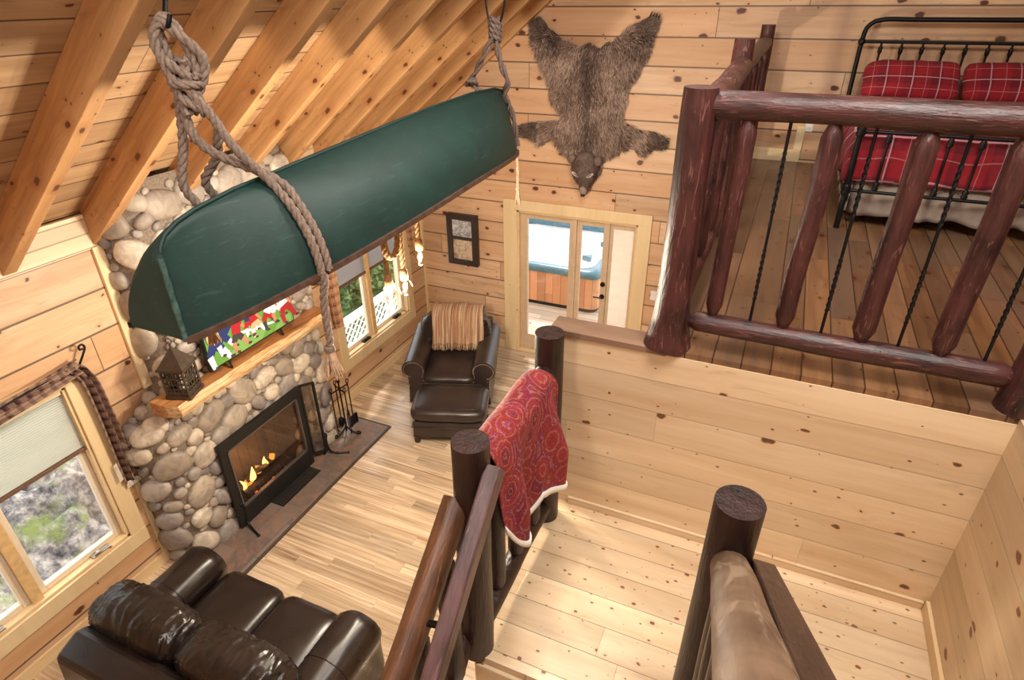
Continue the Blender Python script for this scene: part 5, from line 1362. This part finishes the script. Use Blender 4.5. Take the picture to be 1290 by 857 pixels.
m = MB(); m.tube([(-.39,-.275,.235), (.39,-.275,.235), (.39,.275,.235), (-.39,.275,.235)], .006, 6, closed=True); m.tube([V((.36*math.copysign(abs(math.cos(a))**.18, math.cos(a)), .24*math.copysign(abs(math.sin(a))**.18, math.sin(a)), .462)) for a in [2*PI*i/48 for i in range(48)]], .004, 6, closed=True); m.build('piping', M['leather3'], ot)
for x in (-.35, .35):
    for y in (-.235, .235): MB().lathe([(.016,0),(.034,.02),(.034,.05),(.022,.06),(.04,.10)], (x, y, 0), 12).build('foot', M['foot'], ot)

WORLD, SUN, EXPO = 3.0, 2.5, 0.0
FILL_LIGHTS = [('overhead_fill', (.7, 1.2, 6.0), 160, (1, .94, .86), (1.4, 1.4), (-.3, 2.4, 0)),  # unseen area lights added as fill; none is a known fixture
         ('great_room_fill', (-.9, 3.2, 5.3), 70, (1, .94, .86), (.8, .8), (-2.8, 4.2, 0)),  # added fill that brightens the main floor, no lamp hangs here
         ('stair_fill', (-1.3, -.4, 4.9), 45, (1, .94, .86), (.6, .6), (-3.2, 2.2, .5))]  # added fill aimed at the near left side, not a real lamp

# ------------------------------------------------------------------ outside
def ground_mat(name, stops, moss=None, sc=3.0):
    t = NT(name); P = t.coord(); n = t.noise(P, sc, 7, .68, .15); c = t.ramp(n, stops)
    if moss:
        n2 = t.noise(P, 2.2, 6, .65, .3); c = t.mix(t.n('MapRange', {'Value': n2, 'From Min': .53, 'From Max': .66}).outputs[0], c, moss)
    return t.bsdf(c, .9, 0, t.bump(n, .8, .06))
m = MB()
def hill(u, v):
    x = -5.0-5.5*u; y = -3.5+7.6*v
    n_ = mnoise.fractal(V((x*1.3, y*1.3, 4.1)), 1, 2, 5); r_ = abs(mnoise.noise(V((x*2.3, y*2.3, 9))))
    return V((x, y, -.5+3.6*u**1.0+.25*n_+.35*r_+.10*mnoise.noise(V((x*6, y*6, 2)))))
m.grid(hill, 90, 110); tag(m.build('rocky_bank', ground_mat('rocky bank', [(.34, (.04,.037,.04)), (.46, (.19,.18,.18)), (.55, (.40,.37,.34)), (.66, (.66,.62,.55))], (.27,.34,.10), 9)), 'steep bank of grey rock with green moss outside the lower left window', 'hillside', None, 'structure')
structure('ground', MB().box(-16, XL-.16, 4.2, 24, -1.3, -1.2), ground_mat('grass', [(.35, (.10,.16,.05)), (.6, (.28,.36,.14))]))
M['deck'] = pine('light beige deck boards', X_, Y_, .14, 4, (.62,.52,.41), (.50,.40,.30), groove=.006, kamt=.1)  # boards are light beige themselves
structure('deck', MB().box(-4.95, 2.5, YF+.16, 12.5, -.10, -.02), M['deck'])
structure('side_deck', MB().box(-5.42, XL-.16, 4.3, YF+4, -.85, -.75), M['deck'])
# white lattice railing outside the side window
dk = thing('deck_railing', 'white lattice deck railing outside the window beside the armchair', 'railing', (-5.35, 7.0, -.75))
M['whitepaint'] = plain('white deck paint', (.82,.82,.78), .5, 0, 10, .05)
for y in (4.4, 5.8, 7.2, 8.6): MB().box(-5.40, -5.30, y-.05, y+.05, -.75, .28).build('post', M['whitepaint'], dk)
m = MB(); m.box(-5.41, -5.29, 4.35, 8.65, .18, .24); m.box(-5.38, -5.32, 4.35, 8.65, -.65, -.59); m.build('rail', M['whitepaint'], dk)
m = MB()
for k in range(52):
    y = 4.4+.13*k-.8
    for s in (1, -1):
        a = V((-5.35-.006*s, y if s > 0 else y+.8, -.6)); b = V((-5.35-.006*s, y+.8 if s > 0 else y, .19))
        ya_, yb_ = a.y, b.y
        if min(ya_, yb_) < 4.4 or max(ya_, yb_) > 8.6: continue
        m.bar(a, b, .012, .03, up=(1,0,0))
m.build('lattice', M['whitepaint'], dk)
M['leaf'] = fur_mat('shrub leaves', (.05,.10,.03), (.16,.26,.08), (.38,.46,.20))
def shrub(c, r, n, lab, seed):
    t = thing('shrub', lab, 'shrub', (c[0], c[1], -1.2), group='shrubs outside the side window')
    rn = random.Random(seed); m = MB()
    for k in range(n):
        d_ = V((rn.gauss(0,1), rn.gauss(0,1), rn.gauss(0,1))).normalized()*rn.uniform(.55, 1)**.5; p = V((c[0]+d_.x*r[0], c[1]+d_.y*r[1], c[2]+d_.z*r[2]))
        a = V((rn.gauss(0,1), rn.gauss(0,1), rn.gauss(0,1))).normalized(); b = a.orthogonal().normalized(); s = rn.uniform(.05, .10)
        m.add([p-a*s, p+b*s*.5, p+a*s, p-b*s*.5], [(0,1,2,3)])
    f = m.build('foliage', M['leaf'], t); f['kind'] = 'stuff'
    m = MB(); m.log((c[0], c[1], -1.2), (c[0], c[1], c[2]+r[2]*.5), .06, .02, n=8, seed=seed); m.build('stem', M['foot'], t)
shrub((-6.9, 7.0, -.3), (.75,.72,1.0), 2600, 'left leafy shrub beyond the lattice railing', 1)
shrub((-7.1, 8.55, -.35), (.75,.72,.95), 2600, 'middle leafy shrub beyond the lattice railing', 2)
shrub((-7.6, 10.2, -.3), (.8,.8,1.0), 2600, 'right leafy shrub beyond the lattice railing', 3)
# hot tub on the deck
ht = thing('hot_tub', 'square wood panelled hot tub with teal rim beyond the patio door', 'hot tub', (-3.2, 9.2, -.02))
M['tubwood'] = pine('cedar tub panel', Z_, (.7,.7,0), .09, 5, (.60,.30,.15), (.46,.21,.10), groove=.003, kamt=0)
M['teal'] = plain('teal tub acrylic', (.07,.16,.20), .25, 0, 10, .1)
M['tubwhite'] = plain('white tub shell', (.86,.89,.91), .2, 0, 5, .08)
hx0, hx1, hy0, hy1 = -4.35, -2.20, 8.15, 10.15
def rr(x0, x1, y0, y1, r, z, n=6):
    out = []
    for (cx_, cy_, a0) in ((x1-r, y0+r, -PI/2), (x1-r, y1-r, 0), (x0+r, y1-r, PI/2), (x0+r, y0+r, PI)):
        for i in range(n+1): a = a0+PI/2*i/n; out.append(V((cx_+r*math.cos(a), cy_+r*math.sin(a), z)))
    return out
def rings(mb, rs, mi=0, smooth=False):
    n = len(rs[0]); vs = [p for r_ in rs for p in r_]
    mb.add(vs, [(i*n+k, i*n+(k+1) % n, (i+1)*n+(k+1) % n, (i+1)*n+k) for i in range(len(rs)-1) for k in range(n)], mi, smooth)
m = MB(); rings(m, [rr(hx0, hx1, hy0, hy1, .15, .05), rr(hx0, hx1, hy0, hy1, .15, .57)]); m.build('wood_panels', M['tubwood'], ht)
m = MB(); rings(m, [rr(hx0+.03, hx1-.03, hy0+.03, hy1-.03, .14, -.02), rr(hx0+.03, hx1-.03, hy0+.03, hy1-.03, .14, .06)]); m.build('plinth', M['mattblack'], ht)
m = MB(); rings(m, [rr(hx0-.02, hx1+.02, hy0-.02, hy1+.02, .16, .56), rr(hx0-.03, hx1+.03, hy0-.03, hy1+.03, .17, .60), rr(hx0-.02, hx1+.02, hy0-.02, hy1+.02, .16, .645), rr(hx0+.10, hx1-.10, hy0+.10, hy1-.10, .22, .66), rr(hx0+.16, hx1-.16, hy0+.16, hy1-.16, .25, .64)], smooth=True); m.build('rim', M['teal'], ht)
m = MB(); r4 = [rr(hx0+.16, hx1-.16, hy0+.16, hy1-.16, .25, .64), rr(hx0+.20, hx1-.20, hy0+.20, hy1-.20, .28, .5), rr(hx0+.45, hx1-.45, hy0+.45, hy1-.45, .3, .38), rr(hx0+.5, hx1-.5, hy0+.5, hy1-.5, .3, .1)]
rings(m, r4, smooth=True); m.add(r4[-1], [tuple(range(len(r4[-1])))]); m.build('shell', M['tubwhite'], ht)
m = MB(); p = rr(hx0+.19, hx1-.19, hy0+.19, hy1-.19, .27, .53); m.add(p, [tuple(range(len(p)))])
def water():
    t = NT('tub water'); P = t.coord(); n = t.noise(P, 4, 3, .5, .5)
    a = t.n('BsdfTransparent', {'Color': (.92,.96,.98,1)}); b = t.n('BsdfGlossy', {'Roughness': .04, 'Normal': t.bump(n, .5, .05)}); mm = t.n('MixShader', {0: .18, 1: a.outputs[0], 2: b.outputs[0]}); t.t.links.new(mm.outputs[0], t.out.inputs[0]); return t.m
m.build('water', water(), ht)
for (x, y) in ((-2.52, 8.62), (-2.42, 9.3)):
    m = MB(); m.prism([(x-.10, y, .645), (x+.06, y-.05, .645), (x+.04, y+.10, .645)], (0, 0, .09)); m.build('headrest', M['teal'], ht, bevel=.015)
m = MB(); m.prism([(hx0+.1, hy1-.25, .66), (hx1-.1, hy1-.25, .66), (hx1-.1, hy1+.02, .66), (hx0+.1, hy1+.02, .66)], (0, 0, .24)); m.build('rear_shelf', M['teal'], ht, bevel=.05)
# porch balustrade and white porch wall behind the tub
pb = thing('porch_balustrade', 'grey porch balustrade behind the hot tub', 'railing', (-3, 12.3, -.02))
m = MB(); m.box(-4.9, 2, 12.25, 12.35, .95, 1.02); m.box(-4.9, 2, 12.27, 12.33, .08, .14); m.build('rail', plain('grey blue paint', (.32,.38,.46), .5), pb)
m = MB()
for k in range(57): m.box(-4.88+.12*k, -4.845+.12*k, 12.28, 12.32, .14, .95)
b_ = m.build('spindles', M['whitepaint'], pb)
structure('porch_wall', MB().box(-2.06, -1.0, 7.9, 7.98, -.02, 2.6), M['whitepaint'])

# ------------------------------------------------------------------ light
w = bpy.data.worlds.new('World'); SC.world = w; w.use_nodes = True
bg = w.node_tree.nodes['Background']; bg.inputs[0].default_value = (.93, .96, 1.0, 1); bg.inputs[1].default_value = WORLD
def lamp(kind, name, loc, energy, col, size=None, rot=None, aim=None, **k):
    L = bpy.data.lights.new(name, kind); L.energy = energy; L.color = col
    if kind == 'AREA': L.shape = 'RECTANGLE'; L.size, L.size_y = size
    elif kind == 'SUN': L.angle = math.radians(3)
    else: L.shadow_soft_size = size
    o = bpy.data.objects.new(name, L); o.location = loc
    if aim is not None: o.rotation_euler = (V(aim)-V(loc)).to_track_quat('-Z', 'Y').to_euler()
    COL.objects.link(o); return o
lamp('SUN', 'sun', (-6, 14, 9), SUN, (1, .96, .9), aim=(-2.5, 6, -1))
for n_, l_, e_, c_, s_, a_ in FILL_LIGHTS: lamp('AREA', n_, l_, e_, c_, s_, aim=a_)

# ------------------------------------------------------------------ camera
f, pitch, roll, yaw = 764.344, math.radians(29.651), math.radians(-.5931), math.radians(24.001)
fw = V((-math.sin(yaw)*math.cos(pitch), math.cos(yaw)*math.cos(pitch), -math.sin(pitch)))
rt = V((math.cos(yaw), math.sin(yaw), 0)); up = rt.cross(fw)
r2_ = rt*math.cos(roll)+up*math.sin(roll); u2_ = -rt*math.sin(roll)+up*math.cos(roll)
cam = bpy.data.cameras.new('camera'); cam.sensor_width = 36; cam.lens = f*36/1290; cam.clip_start = .02
co = bpy.data.objects.new('camera', cam)
mw = Matrix((r2_, u2_, -fw)).transposed().to_4x4(); mw.translation = (0, 0, 4.3); co.matrix_world = mw
COL.objects.link(co); SC.camera = co
for o in bpy.data.objects:
    if '_w' in o: del o['_w']
vs_ = SC.view_settings; vs_.view_transform = 'Standard'; vs_.look = 'None'; vs_.gamma = 1; vs_.exposure = EXPO; vs_.use_curve_mapping = False
